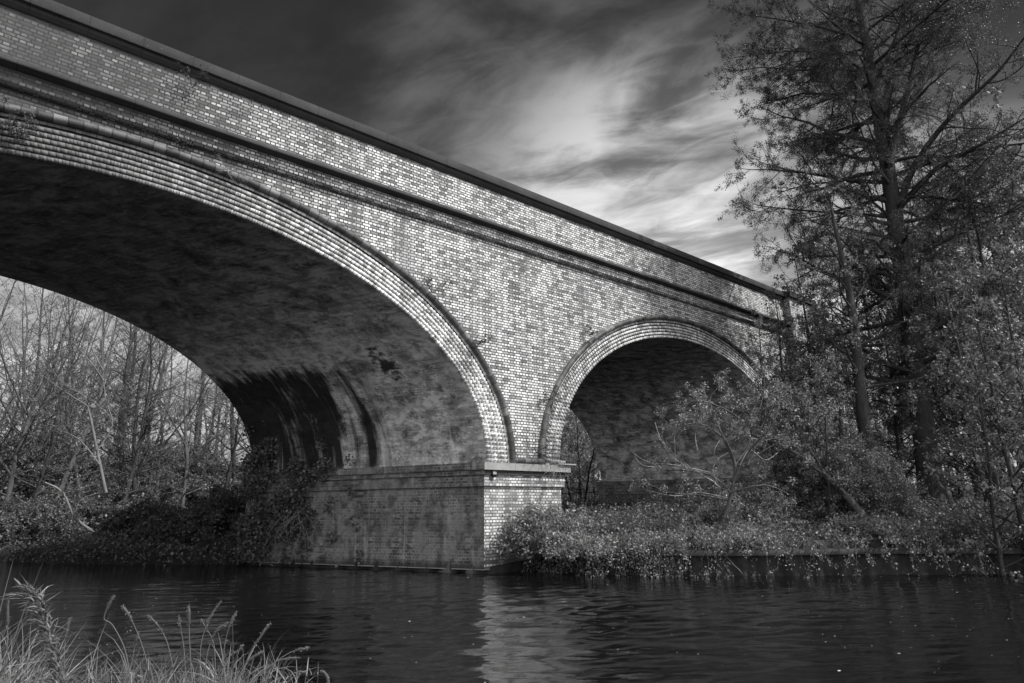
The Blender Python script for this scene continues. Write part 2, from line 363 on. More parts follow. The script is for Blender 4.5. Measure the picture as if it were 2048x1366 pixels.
def water():
    t = NT('canal_water', .035, .5); t.b.inputs['IOR'].default_value = 1.85; ob = t.obj()
    sc = (1, 1, 1)
    def rot(scale, ang):
        mp = t.N('Mapping'); t.set(mp.inputs[0], ob); mp.vector_type = 'TEXTURE'; mp.inputs['Rotation'].default_value = (0, 0, ang); mp.inputs['Scale'].default_value = scale
        return mp.outputs[0]
    a = t.noise(rot((1.9, .55, 1), R_(-37)), 3.6, 3, .55, .4)
    b = t.noise(rot((1.6, .5, 1), R_(-24)), 10, 3, .6, .5)
    calm = t.noise(ob, .30, 2, .5)
    h = t.M('ADD', t.M('MULTIPLY', a, 1.), t.M('MULTIPLY', b, .30)); h = t.M('MULTIPLY', h, t.ss(calm, .3, .6, .45, 1.))
    return t.fin((.004, .004, .004, 1), h, .35, .03)
def waxis(a, b, st):
    c = np.arange(a, b, st); k = np.geomspace(st*2, 300, 16); return np.concatenate([a-k[::-1], c, b+k])
wx = waxis(-10.5, 12, .05); wy = waxis(-14, 4.5, .05); X, Y = np.meshgrid(wx, wy, indexing='ij'); r = np.random.default_rng(12); H = 0*X
Xw = X+.12*np.sin(Y*1.1)+.1*np.sin(X*.7+Y*.5); Yw = Y+.12*np.sin(X*.9)
for i in range(70):
    lam = .22*(5.0**(r.random()**1.4)); az = R_(62)+r.normal(0, R_(24)); ph_ = r.random()*6.28; k_ = 2*math.pi/lam
    env = .5+.5*np.sin(X*r.normal(0, .55)+Y*r.normal(0, .55)+r.random()*6.28)
    H += (lam/.3)**.8*.0014*env*np.sin(k_*(Xw*math.cos(az)+Yw*math.sin(az))+ph_)
H *= (.55+.45*np.sin(X*.31+Y*.22+1)*np.sin(Y*.36-X*.17))*1.25
edge = np.clip(np.minimum.reduce([X+10.5, 12-X, Y+14, 4.5-Y])/1.5, 0, 1)
w = MB(); w.grid(np.stack([X, Y, H*edge], -1))
tag(w.build('water', water(), smooth=True), kind='structure')

# ------------------------------------------------------------------ the viaduct
ZS = 2.70; PW = 2.7227
A1 = dict(c=-8.6338, a=8.7328, r=5.0602, T=.9013); A2 = dict(c=9.4228, a=6.7571, r=4.7103, T=.7842)
ZT = 8.87
via = empty('railway_viaduct'); tag(via, 'long skewed brick railway viaduct crossing the canal with one wide and one smaller arch', 'viaduct')
XL, XR = -24.0, 17.0
def ell(A, th, off=0.): return A['c']+(A['a']+off)*np.cos(th), ZS+(A['r']+off)*np.sin(th)
def arcparam(A, off=0., n=400):
    th = np.linspace(0, math.pi, n); x, z = ell(A, th, off); s = np.concatenate([[0], np.cumsum(np.hypot(np.diff(x), np.diff(z)))])
    return th, s
def wall_bottom(x):
    zb = np.full(x.shape, ZS-.0)
    for A in (A1, A2):
        q = 1-((x-A['c'])/(A['a']+A['T']-.02))**2
        zb = np.where(q > 0, ZS+(A['r']+A['T']-.02)*np.sqrt(np.maximum(q, 0)), zb)
    return zb
def face_wall(y0, shift, flip):
    xs = np.unique(np.concatenate([np.linspace(XL, XR+5, 700)]+[ell(A, np.linspace(0, math.pi, 160), A['T']-.02)[0] for A in (A1, A2)]))
    zb = wall_bottom(xs); m = MB()
    tz = np.linspace(0, 1, 12)
    Z = zb[:, None]+(ZT-zb[:, None])*tz; Xg = np.broadcast_to(xs[:, None], Z.shape)
    P = np.stack([Xg+shift, np.full(Z.shape, y0), Z], -1); m.grid(P, np.stack([Xg, Z], -1), flip); return m
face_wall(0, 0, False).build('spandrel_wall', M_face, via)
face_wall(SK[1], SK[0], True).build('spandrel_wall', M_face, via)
# extruded profile along the face: list of (y, z)
def profile(name, prof, mat, x0=XL, x1=XR, step=.5, uvz=True, parent=via, jit=0.):
    xs = np.arange(x0, x1+step*.5, step); xs[-1] = x1; m = MB(); pr = np.array(prof, float)
    l = np.concatenate([[0], np.cumsum(np.hypot(np.diff(pr[:, 0]), np.diff(pr[:, 1])))])
    Xg = np.broadcast_to(xs[:, None], (len(xs), len(pr)))
    rj = np.random.default_rng(5); J = rj.normal(0, jit, (len(xs), 1)) if jit else 0
    P = np.stack([Xg, np.broadcast_to(pr[:, 0], Xg.shape)+J, np.broadcast_to(pr[:, 1], Xg.shape)+J*.6], -1)
    U = np.stack([Xg, np.broadcast_to(pr[0, 1]+l, Xg.shape)], -1); m.grid(P, U)
    for k, xx in ((0, x0), (-1, x1)):      # end caps, fanned as quads to the first point
        for i in range(1, len(pr)-2, 1):
            a, b, c = P[k, 0], P[k, i], P[k, i+1]; m.quads([a, b, c, (a+c)/2], [(0, 1, 2, 3)], [U[k, 0], U[k, i], U[k, i+1], U[k, 0]])
    return m.build(name, mat, parent)
profile('frieze_band', [(.03, 8.868), (-.10, 8.868), (-.10, 9.203), (.03, 9.203)], M_face)
profile('string_course', [(.03, 9.205), (-.13, 9.205), (-.14, 9.222), (-.255, 9.238), (-.268, 9.25), (-.268, 9.30), (-.20, 9.345), (-.20, 9.375), (-.025, 9.42), (.2, 9.42)], M_mould, jit=.003)
profile('parapet_wall', [(-.02, 9.38), (-.02, 10.47)], M_face)
profile('coping_moulding', [(.1, 10.44), (-.04, 10.44), (-.05, 10.475), (-.09, 10.50), (-.125, 10.575), (.1, 10.578)], M_mould, jit=.003)
profile('parapet_coping', [(.42, 10.58), (-.175, 10.58), (-.18, 10.60), (-.18, 10.80), (-.16, 10.825), (.12, 10.87), (.42, 10.83), (.42, 10.58)], M_cope, jit=.006, step=.92)
profile('parapet_wall', [(.38, 10.58), (.38, 9.3)], M_face)
# far parapet and deck
d = MB(); x0, x1 = XL, XR+6
d.grid([[(x0, .1, 9.5), (x0+SK[0], SK[1]-.1, 9.5)], [(x1, .1, 9.5), (x1+SK[0], SK[1]-.1, 9.5)]]); d.build('bridge_deck', M_ground, via)
d = MB(); d.box(XL, XR+4, SK[1]-.4, SK[1]+.05, ZT-.02, 10.6); d.build('parapet_wall', M_side, via)
d = MB(); d.box(XL, XR+4, SK[1]-.5, SK[1]+.2, 10.602, 10.8); d.build('parapet_coping', M_cope, via)
d = MB(); d.box(XL-.4, XL, 0, SK[1], -1, 10.6); d.build('end_wall', M_side, via)
# barrels
for A in (A1, A2):
    th, s = arcparam(A, 0, 241); x, z = ell(A, th); us = np.linspace(0.015, SKL-.015, 30)
    P = np.stack([x[:, None]+sk[0]*us, np.broadcast_to(sk[1]*us, (len(x), len(us))), np.broadcast_to(z[:, None], (len(x), len(us)))], -1)
    U = np.stack([np.broadcast_to(us, P.shape[:2]), np.broadcast_to(s[:, None], P.shape[:2])], -1)
    m = MB(); m.grid(P, U); m.build('arch_barrel', M_barrel if A is A1 else M_barrel2, via, smooth=True)
# arch rings: saw-toothed ends of the spiral courses
rng = np.random.default_rng(3)
def arch_ring(A, nr, seg=.112, y0=0., sgn=1):
    m = MB(); tr = A['T']-.235; hh = tr/nr
    for k in range(nr):
        i0 = k*hh; i1 = i0+hh-.034; th, s = arcparam(A, (i0+i1)/2, 900); L = s[-1]; n = int(L/seg); e = np.linspace(0, L, n+1)
        ths = np.interp(e, s, th); fr = ths[:-1]; to = ths[1:]
        gap = .015*(to-fr)
        V = []; UVs = []
        tooth = np.abs(np.cos((fr+to)/2))**3.2*.055+.001          # strongest at the springing
        right = np.cos((fr+to)/2) > 0
        j = rng.normal(0, .0014, n); jr = rng.normal(0, .0018, (n, 2))
        for (tt, first) in ((fr+gap, True), (to-gap, False)):
            # the sloping tooth: low at one end, proud at the other
            yy = -.012-(tooth if not first else 0)+j
            for (off, dy) in ((i0+jr[:, 0], None), (i1+jr[:, 1], None)):
                x, z = ell(A, tt, off); V.append(np.stack([x, y0+sgn*yy, z], 1))
        # back vertices
        B = []
        for tt in (fr+gap, to-gap):
            for off in (i0, i1):
                x, z = ell(A, tt, off); B.append(np.stack([x, np.full(n, y0+sgn*.09), z], 1))
        allv = np.stack(V+B, 1)   # n,8,3 : 0 f-in,1 f-out,2 t-in,3 t-out, back 4..7
        idx = np.arange(n)[:, None]*8
        Q = [(0, 1, 3, 2), (2, 3, 7, 6), (0, 4, 5, 1), (1, 5, 7, 3), (0, 2, 6, 4)]
        uv = np.zeros((n, 8, 2)); sm = (e[:-1]+e[1:])/2; uv[:, :, 0] = (np.arange(n)*.112+.056)[:, None]+np.array([-.04, -.04, .04, .04]*2); uv[:, :, 1] = (k*.5+.25)+np.array([-.05, .05]*4)
        m.quads(allv.reshape(-1, 3), np.concatenate([idx+np.array([q]) for q in Q]), uv.reshape(-1, 2))
    # recessed bed behind the ring joints
    th, s = arcparam(A, 0, 300); xi, zi = ell(A, th, .008); xo, zo = ell(A, th, A['T'])
    P = np.stack([np.stack([xi, np.full(300, y0+sgn*.004), zi], 1), np.stack([xo, np.full(300, y0+sgn*.004), zo], 1)], 1)
    b = MB(); b.grid(P, np.stack([np.stack([s, 0*s], 1), np.stack([s, 0*s+A['T']], 1)], 1)); return m, b
def mortar_mat():
    return plain('dark_joint_mortar', .008, .02, 20)
M_mortar = mortar_mat()
for A in (A1, A2):
    m, b = arch_ring(A, 6 if A is A1 else 5); ro = m.build('arch_ring', M_ring, via); b.build('ring_joints', M_mortar, ro)
    # plain outer order under the hood mould
    th, s = arcparam(A, A['T'], 500)
    o1, o2 = A['T']-.225, A['T']+.01
    P = np.stack([np.stack([ell(A, th, o)[0], np.full(500, -.022), ell(A, th, o)[1]], 1) for o in (o1, o2)], 1)
    m = MB(); m.grid(P, np.stack([np.stack([s, 0*s+.25+v], 1) for v in (-.08, .08)], 1)); m.build('outer_ring', M_ring, via)
    # hood mould
    xs, zs = ell(A, th, A['T']-.075); k = 10; ph = np.linspace(0, 2*math.pi, k+1)
    nx, nz = np.cos(th)*(A['r']), np.sin(th)*(A['a']); nn = np.hypot(nx, nz); nx /= nn; nz /= nn
    wob = 1+.05*np.sin(s*2*math.pi/.235*.5)**8
    P = np.stack([np.stack([xs+nx*.085*wob*math.cos(p), -.055+.085*wob*-math.sin(p), zs+nz*.085*wob*math.cos(p)], 1) for p in ph], 1)
    U = np.stack([np.stack([s, 0*s+.2+p*.02], 1) for p in ph], 1)
    m = MB(); m.grid(P, U); m.build('hood_mould', M_roll, via, smooth=True)
m = MB(); xa, xb = A1['c']+A1['a']+A1['T']-.10, A2['c']-A2['a']-A2['T']+.10; xs = np.linspace(xa, xb, 24); ph = np.linspace(0, 2*math.pi, 11)
P = np.stack([np.stack([xs, -.06-.085*np.sin(0*xs+p), ZS+.085+.085*np.cos(0*xs+p)], 1) for p in ph], 1); U = np.stack([np.stack([xs, 0*xs+p*.02], 1) for p in ph], 1)
m.grid(P, U, True); m.build('hood_mould', M_roll, via, smooth=True)
# piers, skewed plan
def offset_plan(c, e):
    """corners of a skewed plan pushed out by e on every side"""
    c = np.array(c, float); n = len(c); out = []
    for i in range(n):
        a, b, d_ = c[i-1], c[i], c[(i+1) % n]
        n1 = np.array([(b-a)[1], -(b-a)[0]]); n1 /= np.linalg.norm(n1); n2 = np.array([(d_-b)[1], -(d_-b)[0]]); n2 /= np.linalg.norm(n2)
        out.append(np.linalg.solve(np.array([n1, n2]), np.array([n1@b+e, n2@b+e])))
    return np.array(out)
def prism_sides(m, c, z0, z1, cap=True, n=12, sides=None):
    c = np.array(c); acc = 0
    for i in range(len(c)):
        a, b = c[i], c[(i+1) % len(c)]; L = np.hypot(*(b-a))
        if sides is None or i in sides:
            t = np.linspace(0, 1, max(2, int(L/.5)))
            P = np.stack([np.stack([a[0]+(b-a)[0]*t, a[1]+(b-a)[1]*t, 0*t+z], 1) for z in (z0, z1)], 1)
            U = np.stack([np.stack([acc+L*t, 0*t+z], 1) for z in (z0, z1)], 1); m.grid(P, U)
        acc += L
    if cap:
        for z, f in ((z0, 1), (z1, 0)):
            V = [(p[0], p[1], z) for p in c]; m.quads(V, [(3, 2, 1, 0) if f else (0, 1, 2, 3)])
def pier(x0, wd, label_plate=False):
    c = np.array([(x0, 0), (x0+wd, 0), (x0+wd+SK[0], SK[1]), (x0+SK[0], SK[1])], float)
    sh = MB(); prism_sides(sh, c, .105, 2.114, sides=[0]); p = sh.build('pier', M_pier, via)
    s2 = MB(); prism_sides(s2, c, .105, 2.114, sides=[1, 2, 3]); s2.build('pier_flank', M_side, p)
    for nm, e, za, zb, mf in (('pier_frieze', .06, 2.112, 2.395, M_pier), ('pier_frieze', .105, 2.397, 2.515, M_mould), ('pier_cornice', .165, 2.517, ZS, M_lstone)):
        cc = offset_plan(c, e); f = MB(); prism_sides(f, cc, za, zb, sides=[0], cap=True); f.build(nm, mf, p)
        f = MB(); prism_sides(f, cc, za, zb, sides=[1, 2, 3], cap=False); f.build(nm, M_side, p)
    return p
p_main = pier(0, PW)
pier(A1['c']-A1['a']-2.7+.1, 2.6)
pier(A2['c']+A2['a']-.09, 7.5)
# undercut footing at the water line, coloured near black as its shadow gap
pl = MB(); c = offset_plan([(0, 0), (PW, 0), (PW+SK[0], SK[1]), (SK[0], SK[1])], -.14); prism_sides(pl, c, -1, .104); pl.build('footing', M_dark, p_main)
pl = MB(); c = offset_plan([(0, 0), (PW, 0), (PW+SK[0], SK[1]), (SK[0], SK[1])], .012); prism_sides(pl, c, .085, .108); pl.build('footing', M_lstone, p_main)

# number plate
def disc(m, cx, cz, y, r, n=28, back=.02, ring=None):
    a = np.linspace(0, 2*math.pi, n+1); r0 = ring or 0.0005
    P = np.stack([np.stack([cx+rr*np.cos(a), np.full(n+1, yy), cz+rr*np.sin(a)], 1) for rr, yy in ((r0, y), (r, y), (r, y+back))], 0); m.grid(P, flip=False)
nx_, nz_ = .235, 2.43
m = MB(); disc(m, nx_, nz_, -.142, .085, back=.05); pb = m.build('number_plate', M_dark, via)
m = MB(); disc(m, nx_, nz_, -.150, .085, ring=.068, back=.01); m.build('plate_rim', M_steel, pb)
cu = bpy.data.curves.new('plate_number', 'FONT'); cu.body = '181'; cu.size = .085; cu.align_x = 'CENTER'; cu.align_y = 'CENTER'; cu.extrude = .003; cu.offset = .0015
tmp = bpy.data.objects.new('tmp', cu); S.collection.objects.link(tmp); bpy.context.view_layer.update()
me = bpy.data.meshes.new_from_object(tmp.evaluated_get(bpy.context.evaluated_depsgraph_get())); bpy.data.objects.remove(tmp)
me.materials.clear(); me.materials.append(M_white); no = bpy.data.objects.new('plate_number', me); S.collection.objects.link(no); no.parent = pb
no.location = (nx_, -.150, nz_); no.rotation_euler = (R_(90), 0, 0)
# end pilaster with pitched cap, then the wing wall falling away
m = MB(); c = np.array([(XR, -.32), (19.3, -.32), (19.3, .6), (XR, .6)]); prism_sides(m, c, -.5, 10.55); ep = m.build('end_pilaster', M_face, via)
m = MB(); c2 = offset_plan(c, .12); prism_sides(m, c2, 10.552, 10.80)
xm = (XR+19.3)/2
m.grid([[(c2[0][0], c2[0][1], 10.80), (c2[1][0], c2[1][1], 10.80)], [(xm-.9, .14, 11.0), (xm+.9, .14, 11.0)], [(c2[3][0], c2[3][1], 10.80), (c2[2][0], c2[2][1], 10.80)]])
m.build('pilaster_cap', M_cope, ep)
m = MB(); P = []; U = []
xs = np.linspace(19.28, 44, 60)
ztw = 10.45-np.clip(xs-20, 0, 99)*.12
P = np.stack([np.stack([xs, 0*xs+.15+(xs-19)*.05, 0*xs-.5], 1), np.stack([xs, 0*xs+.15+(xs-19)*.05, ztw], 1)], 1); U = np.stack([np.stack([xs, 0*xs-.5], 1), np.stack([xs, ztw], 1)], 1)
m.grid(P, U); m.build('wing_wall', M_face, via)
m = MB(); prf = [(0.4, 0), (-.15, 0), (-.15, .2), (.4, .24)]
m.grid(np.stack([np.stack([xs, .15+(xs-19)*.05+a, ztw+b], 1) for a, b in prf], 1)); m.build('parapet_coping', M_cope, via)
m = MB(); m.box(XR, 44, 1.9, 2.2, 0, 8); m.build('wing_wall', M_side, via)

# ------------------------------------------------------------------ sheet piling along the near bank
sp = empty('sheet_pile_wall', (1.5, -2.0, 0)); tag(sp, 'low dark corrugated steel piling holding up the right canal bank under the brambles', 'retaining wall')
line = np.array([(1.6, -.05), (1.62, -1.2), (1.9, -2.42), (3.12, -4.10), (5.56, -6.42), (8.3, -9.03), (14, -14.25), (30, -27)])
seg = np.hypot(*np.diff(line, axis=0).T); cs = np.concatenate([[0], np.cumsum(seg)])
ss_ = np.arange(0, cs[-1], .1); lx = np.interp(ss_, cs, line[:, 0]); ly = np.interp(ss_, cs, line[:, 1])
tx = np.gradient(lx); ty = np.gradient(ly); tn = np.hypot(tx, ty); nxn, nyn = ty/tn, -tx/tn       # towards the water
phs = (ss_ % .56)/.56; off = -.0+np.where(phs < .42, .07, np.where(phs < .52, .035, np.where(phs < .9, -.03, .0)))
m = MB(); P = np.stack([np.stack([lx+nxn*-off, ly+nyn*-off, 0*lx+z], 1) for z in (-.9, .46)], 1); m.grid(P)
m.build('pile_panels', M_steel, sp, loc=None).matrix_parent_inverse = sp.matrix_basis.inverted()
m = MB(); P = np.stack([np.stack([lx-nxn*a, ly-nyn*a, 0*lx+z+.01*np.sin(ss_*.9)], 1) for a, z in ((-.12, .45), (.14, .45), (.14, .57), (-.12, .57), (-.12, .45))], 1); m.grid(P)
m.build('capping_beam', M_steel, sp).matrix_parent_inverse = sp.matrix_basis.inverted()

# ------------------------------------------------------------------ vegetation
class Tree:
    def __init__(s, seed): s.r = np.random.default_rng(seed); s.wood = MB(); s.tw = MB(); s.sites = []; s.sdir = []; s.tips = []
    def path(s, p, d, L, n, wander, up, r0):
        d = np.array(d, float); d /= np.linalg.norm(d); pts = [np.array(p, float)]; r = s.r
        for i in range(n):
            d = d+r.normal(0, wander, 3)+np.array([0, 0, up]); d /= np.linalg.norm(d); pts.append(pts[-1]+d*(L/n))
        return np.array(pts)
    def limb(s, pts, r0, r1, level, spec):
        """add a limb along given points and grow its children"""
        pts = np.asarray(pts, float); n = len(pts); rad = np.linspace(r0, r1, n)
        (s.wood if r0 > spec.get('rt', .02) else s.tw).tube(pts, rad, 8 if r0 > .1 else 5 if r0 > .02 else 3)
        L = np.linalg.norm(np.diff(pts, axis=0), axis=1).sum()
        if level >= spec['levels']:
            k = spec.get('spt', 3); f = s.r.random(k*(n-1))
            seg = np.minimum((f*(n-1)).astype(int), n-2); fr = f*(n-1)-seg
            s.sites.append(pts[seg]+(pts[seg+1]-pts[seg])*fr[:, None]); s.sdir.append(pts[seg+1]-pts[seg]); return
        if level == spec['levels']-1 and spec.get('tipleaf', True):
            s.sites.append(pts[-2:]); s.sdir.append(pts[-2:]-pts[-3:-1])
        nc = max(2, int(L*spec['dens'][level]*(.8+.4*s.r.random()))); t0 = spec['from'][level]
        for i in range(nc):
            f = t0+(1-t0)*(i+s.r.random())/nc; seg = min(int(f*(n-1)), n-2); fr = f*(n-1)-seg
            p = pts[seg]+(pts[seg+1]-pts[seg])*fr; ax = pts[seg+1]-pts[seg]; ax /= np.linalg.norm(ax)+1e-9
            v = s.r.normal(0, 1, 3); v -= ax*(v@ax); v /= np.linalg.norm(v)+1e-9
            if spec.get('flat', 0) and level > 0: v[2] *= spec['flat']; v /= np.linalg.norm(v)+1e-9
            a = R_(spec['ang'][level]*(.7+.6*s.r.random())); d = ax*math.cos(a)+v*math.sin(a)
            Lc = L*spec['ratio'][level]*(.6+.7*s.r.random())*(1-.45*f if spec.get('cone', 1) else 1)
            Lc = min(Lc, spec['maxl'][level]) if 'maxl' in spec else Lc
            rl = r0+(r1-r0)*f; rc = min(rl*.62, max(.0035, Lc*spec.get('thick', .018)))
            q = s.path(p, d, Lc, max(3, min(7, int(Lc/.18)+2)), spec['wander'], spec['up'][level], rc)
            s.limb(q, rc, max(.0022, rc*.3), level+1, spec)
    def leaves(s, per, size, spread, aspect=.55, droop=0.):
        P = np.concatenate(s.sites); r = s.r; n = int(len(P)*per); i = r.integers(0, len(P), n)
        c = P[i]+r.normal(0, spread, (n, 3)); return leafcards(c, size, r, aspect, droop)
def leafcards(c, size, r, aspect=.55, droop=0., facing=None, fs=0.):
    n = len(c); d = r.normal(0, 1, (n, 3)); d[:, 2] -= droop; d /= np.linalg.norm(d, axis=1)[:, None]
    v = r.normal(0, 1, (n, 3))
    if facing is not None: v = v+np.asarray(facing)*fs
    w = np.cross(d, v); w /= np.linalg.norm(w, axis=1)[:, None]+1e-9
    nn = np.cross(d, w)
    L = size*(.6+.8*r.random(n))[:, None]; Wd = L*aspect*.5
    a = c; b = c+d*L*.45+w*Wd+nn*L*.08; e = c+d*L; f = c+d*L*.45-w*Wd+nn*L*.08
    V = np.stack([a, b, e, f], 1).reshape(-1, 3); m = MB(); m.quads(V, np.arange(n*4).reshape(n, 4)); return m
def finish(T, root, lm, wood, leaf, nm='crown', per=None):
    w, q = T.wood, T.tw
    if q.n: w.V += q.V; w.Q += [a+w.n for a in q.Q]; w.UV += q.UV
    w.build('trunk' if nm == 'crown' else 'stems', wood, root, smooth=True, loc=tuple(root.location)).location = (0, 0, 0)
    if lm is not None: lm.build(nm, leaf, root, loc=tuple(root.location)).location = (0, 0, 0)
def copy_tree(o, loc, rz, sc, label=None, group=None):
    c = o.copy(); S.collection.objects.link(c); c.location = loc; c.rotation_euler = (0, 0, rz); c.scale = sc if hasattr(sc, '__len__') else (sc, sc, sc)
    if label: c['label'] = label
    if group: c['group'] = group
    elif 'group' in c: del c['group']
    for ch in list(o.children):
        k = ch.copy(); S.collection.objects.link(k); k.parent = c
    return c
def pix(pts, dist):
    """points given as (px, py, distance offset)"""
    return np.array([at(p[0], p[1], dist+(p[2] if len(p) > 2 else 0)) for p in pts])
def smooth(P, k=4):
    P = np.asarray(P, float); t = np.arange(len(P)); tt = np.linspace(0, len(P)-1, (len(P)-1)*k+1); out = np.empty((len(tt), 3))
    for i, q in enumerate(tt):
        j = min(int(q), len(P)-2); f = q-j; p0 = P[max(j-1, 0)]; p1 = P[j]; p2 = P[j+1]; p3 = P[min(j+2, len(P)-1)]
        out[i] = .5*((2*p1)+(p2-p0)*f+(2*p0-5*p1+4*p2-p3)*f*f+(3*p1-p0-3*p2+p3)*f**3)
    return out

# --- the big alder on the right
D = 24.
base = at(1873, 1000, D); base[2] = float(gz(base[0], base[1]))-.1
T = Tree(11); r = T.r
HT = 29.
top = base+np.array([.5, -.2, HT])
tp = np.array([base+(top-base)*f+np.array([.10*math.sin(9*f), .1*math.cos(7*f), 0]) for f in np.linspace(0, 1, 26)])
tr_r = .33*(1-np.linspace(0, 1, 26))**.85+.02; tr_r[0] *= 1.35; tr_r[1] *= 1.08
T.wood.tube(tp, tr_r, 12)
spec = dict(levels=3, dens=[2.8, 4.4, 7], **{'from': [.10, .12, .1]}, ang=[50, 48, 45], ratio=[.46, .42, .45], wander=.17, up=[.02, .02, .01], spt=3, thick=.014, flat=.7, maxl=[2.2, .8, .4], rt=.012)
nl = 150
for i in range(nl):
    f = .10+.88*(i+r.random()*.8)/nl; h = f*HT; j = min(int(f*25), 24); p = tp[j]+(tp[j+1]-tp[j])*(f*25-j)
    az = i*2.4+r.normal(0, .35)
    L = (2.1+2.5*math.sin(min(1, (f+.02)*2.6)*math.pi*.5))*(1-max(0, f-.6)**1.2*1.9)*(.72+.5*r.random())
    if math.cos(az)*-.95+math.sin(az)*-.3 > .55: L *= .6
    if f < .17: L *= .6
    el = .12+.45*f+r.normal(0, .15)
    d = np.array([math.cos(az)*math.cos(el), math.sin(az)*math.cos(el), math.sin(el)])
    q = T.path(p, d, L, 9, .10, .0 if f < .6 else .03, 0)
    T.limb(q, max(.03, tr_r[j]*.34*(.7+.5*r.random())), .008, 0, spec)
# the two long forked limbs leaning out to the right
for (a, pts, rr) in ((0, [(1795, 420), (1830, 330), (1900, 235), (1990, 150), (2060, 60)], .13), (1, [(1778, 330), (1800, 240), (1830, 120), (1850, 20), (1860, -90)], .12), (2, [(1795, 420), (1870, 340), (1960, 290), (2060, 230)], .11), (3, [(1830, 640), (1760, 560), (1690, 525), (1630, 540)], .06), (4, [(1812, 470), (1740, 400), (1650, 365), (1560, 385)], .06)):
    T.limb(smooth(pix([(x, y, (k*.5-.3)*(1 if a % 2 else -1)) for k, (x, y) in enumerate(pts)], D), 3), rr, .02, 0, spec)
root = empty('alder_tree', tuple(base)); tag(root, 'tall alder with a dark straight trunk, the biggest tree at the right', 'tree')
finish(T, root, T.leaves(3.0, .047, .05), M_bark, M_leafd)

# --- second tall tree to its left
def tall_tree(seed, bpx, D, H, rr, spread, label, lean=(0, 0), leaf=M_leaf, wood=M_bark, per=1.5, nl=34, f0=.25, name='alder_tree', size=.075, ztop=None, lv=None):
    b = at(bpx[0], bpx[1], D); b[2] = float(gz(b[0], b[1]))-.1; T = Tree(seed); r = T.r
    n = 18; tp = np.array([b+np.array([lean[0]*f*H+.12*math.sin(6*f+seed), lean[1]*f*H+.1*math.sin(8*f), H*f]) for f in np.linspace(0, 1, n)])
    rad = rr*(1-np.linspace(0, 1, n))**.8+.012; rad[0] *= 1.25; T.wood.tube(tp, rad, 9)
    sp = dict(levels=3, dens=[2.0, 3.2, 5.5], **{'from': [.12, .12, .1]}, ang=[50, 48, 45], ratio=[.45, .4, .4], wander=.14, up=[.02, .02, .01], spt=3, thick=.014, maxl=[1.8, .7, .35], rt=.012)
    if lv: sp.update(lv)
    for i in range(nl):
        f = f0+(.98-f0)*(i+r.random()*.8)/nl; j = min(int(f*(n-1)), n-2); p = tp[j]+(tp[j+1]-tp[j])*(f*(n-1)-j); az = i*2.4+r.normal(0, .4)
        L = spread*(1.1-f*.75)*(.7+.5*r.random()); el = .15+.9*f+r.normal(0, .15)
        d = np.array([math.cos(az)*math.cos(el), math.sin(az)*math.cos(el), math.sin(el)])
        T.limb(T.path(p, d, L, 7, .11, .03, 0), max(.018, rad[j]*.35), .006, 0, sp)
    root = empty(name, tuple(b)); tag(root, label, 'tree'); finish(T, root, T.leaves(per, size, .05) if per else None, wood, leaf); return root
t2 = tall_tree(21, (1768, 1030), 21.5, 10.5, .21, 2.6, 'slimmer alder with a dark ivied trunk, next left of the tall alder', lean=(-.02, .01), per=1.2, nl=30, f0=.3)

# --- leaning tree over the bank
D = 19.5; T = Tree(31)
tp = smooth(pix([(1724, 1030), (1700, 1000), (1650, 950), (1600, 912), (1550, 885), (1500, 868)], D), 3); T.wood.tube(tp, np.linspace(.11, .03, len(tp)), 8)
sp = dict(levels=3, dens=[2.2, 3.4, 5], **{'from': [.1, .1, .1]}, ang=[52, 50, 45], ratio=[.5, .42, .4], wander=.16, up=[.04, .03, .01], spt=3, thick=.014, maxl=[1.2, .6, .3], rt=.01)
for i in range(16):
    p = tp[min(3+i*len(tp)//18, len(tp)-1)]; az = i*2.4; d = np.array([math.cos(az)*.6, math.sin(az)*.6, .8]); T.limb(T.path(p, d, 1.4+T.r.random(), 6, .15, .03, 0), .025, .006, 0, sp)
b = tp[0].copy(); root = empty('leaning_tree', tuple(b)); tag(root, 'leaning tree whose bare trunk slants up left over the bank between shrub and alders', 'tree')
finish(T, root, T.leaves(1.6, .07, .06), M_bark2, M_leafb)

# --- the wiry thorn shrub hanging over the water in front of the small arch
D = 17.6; T = Tree(41); r = T.r
tp = smooth(pix([(1412, 1118, 0), (1428, 1080, 0), (1448, 1040, .1), (1462, 985, .1), (1470, 930, 0), (1452, 880, -.2)], D), 4); T.wood.tube(tp, np.linspace(.075, .028, len(tp)), 8)
sp = dict(levels=3, dens=[3.2, 4.2, 7], **{'from': [.2, .1, .1]}, ang=[50, 52, 50], ratio=[.5, .42, .42], wander=.24, up=[-.02, -.015, 0], spt=4, thick=.012, maxl=[.8, .4, .22], rt=.009, flat=.6)
for k, pts in enumerate([[(1470, 930), (1500, 880), (1470, 830), (1400, 800), (1370, 812)], [(1466, 960), (1500, 900), (1545, 850), (1560, 800)], [(1470, 930), (1440, 860), (1420, 800), (1440, 772)],
                         [(1470, 940), (1530, 900), (1570, 880)], [(1452, 880), (1410, 850), (1370, 850), (1350, 880)], [(1470, 900), (1500, 830), (1520, 790), (1500, 775)], [(1462, 985), (1420, 950), (1350, 940), (1290, 945)],
                         [(1455, 1000), (1400, 990), (1340, 985), (1280, 960)], [(1460, 985), (1530, 970), (1580, 990)]]):
    T.limb(smooth(pix([(x, y, .45*math.sin(k*2.1+i*1.3)*min(i, 2)/2) for i, (x, y) in enumerate(pts)], D), 3), .03, .008, 0, sp)
wh = MB()
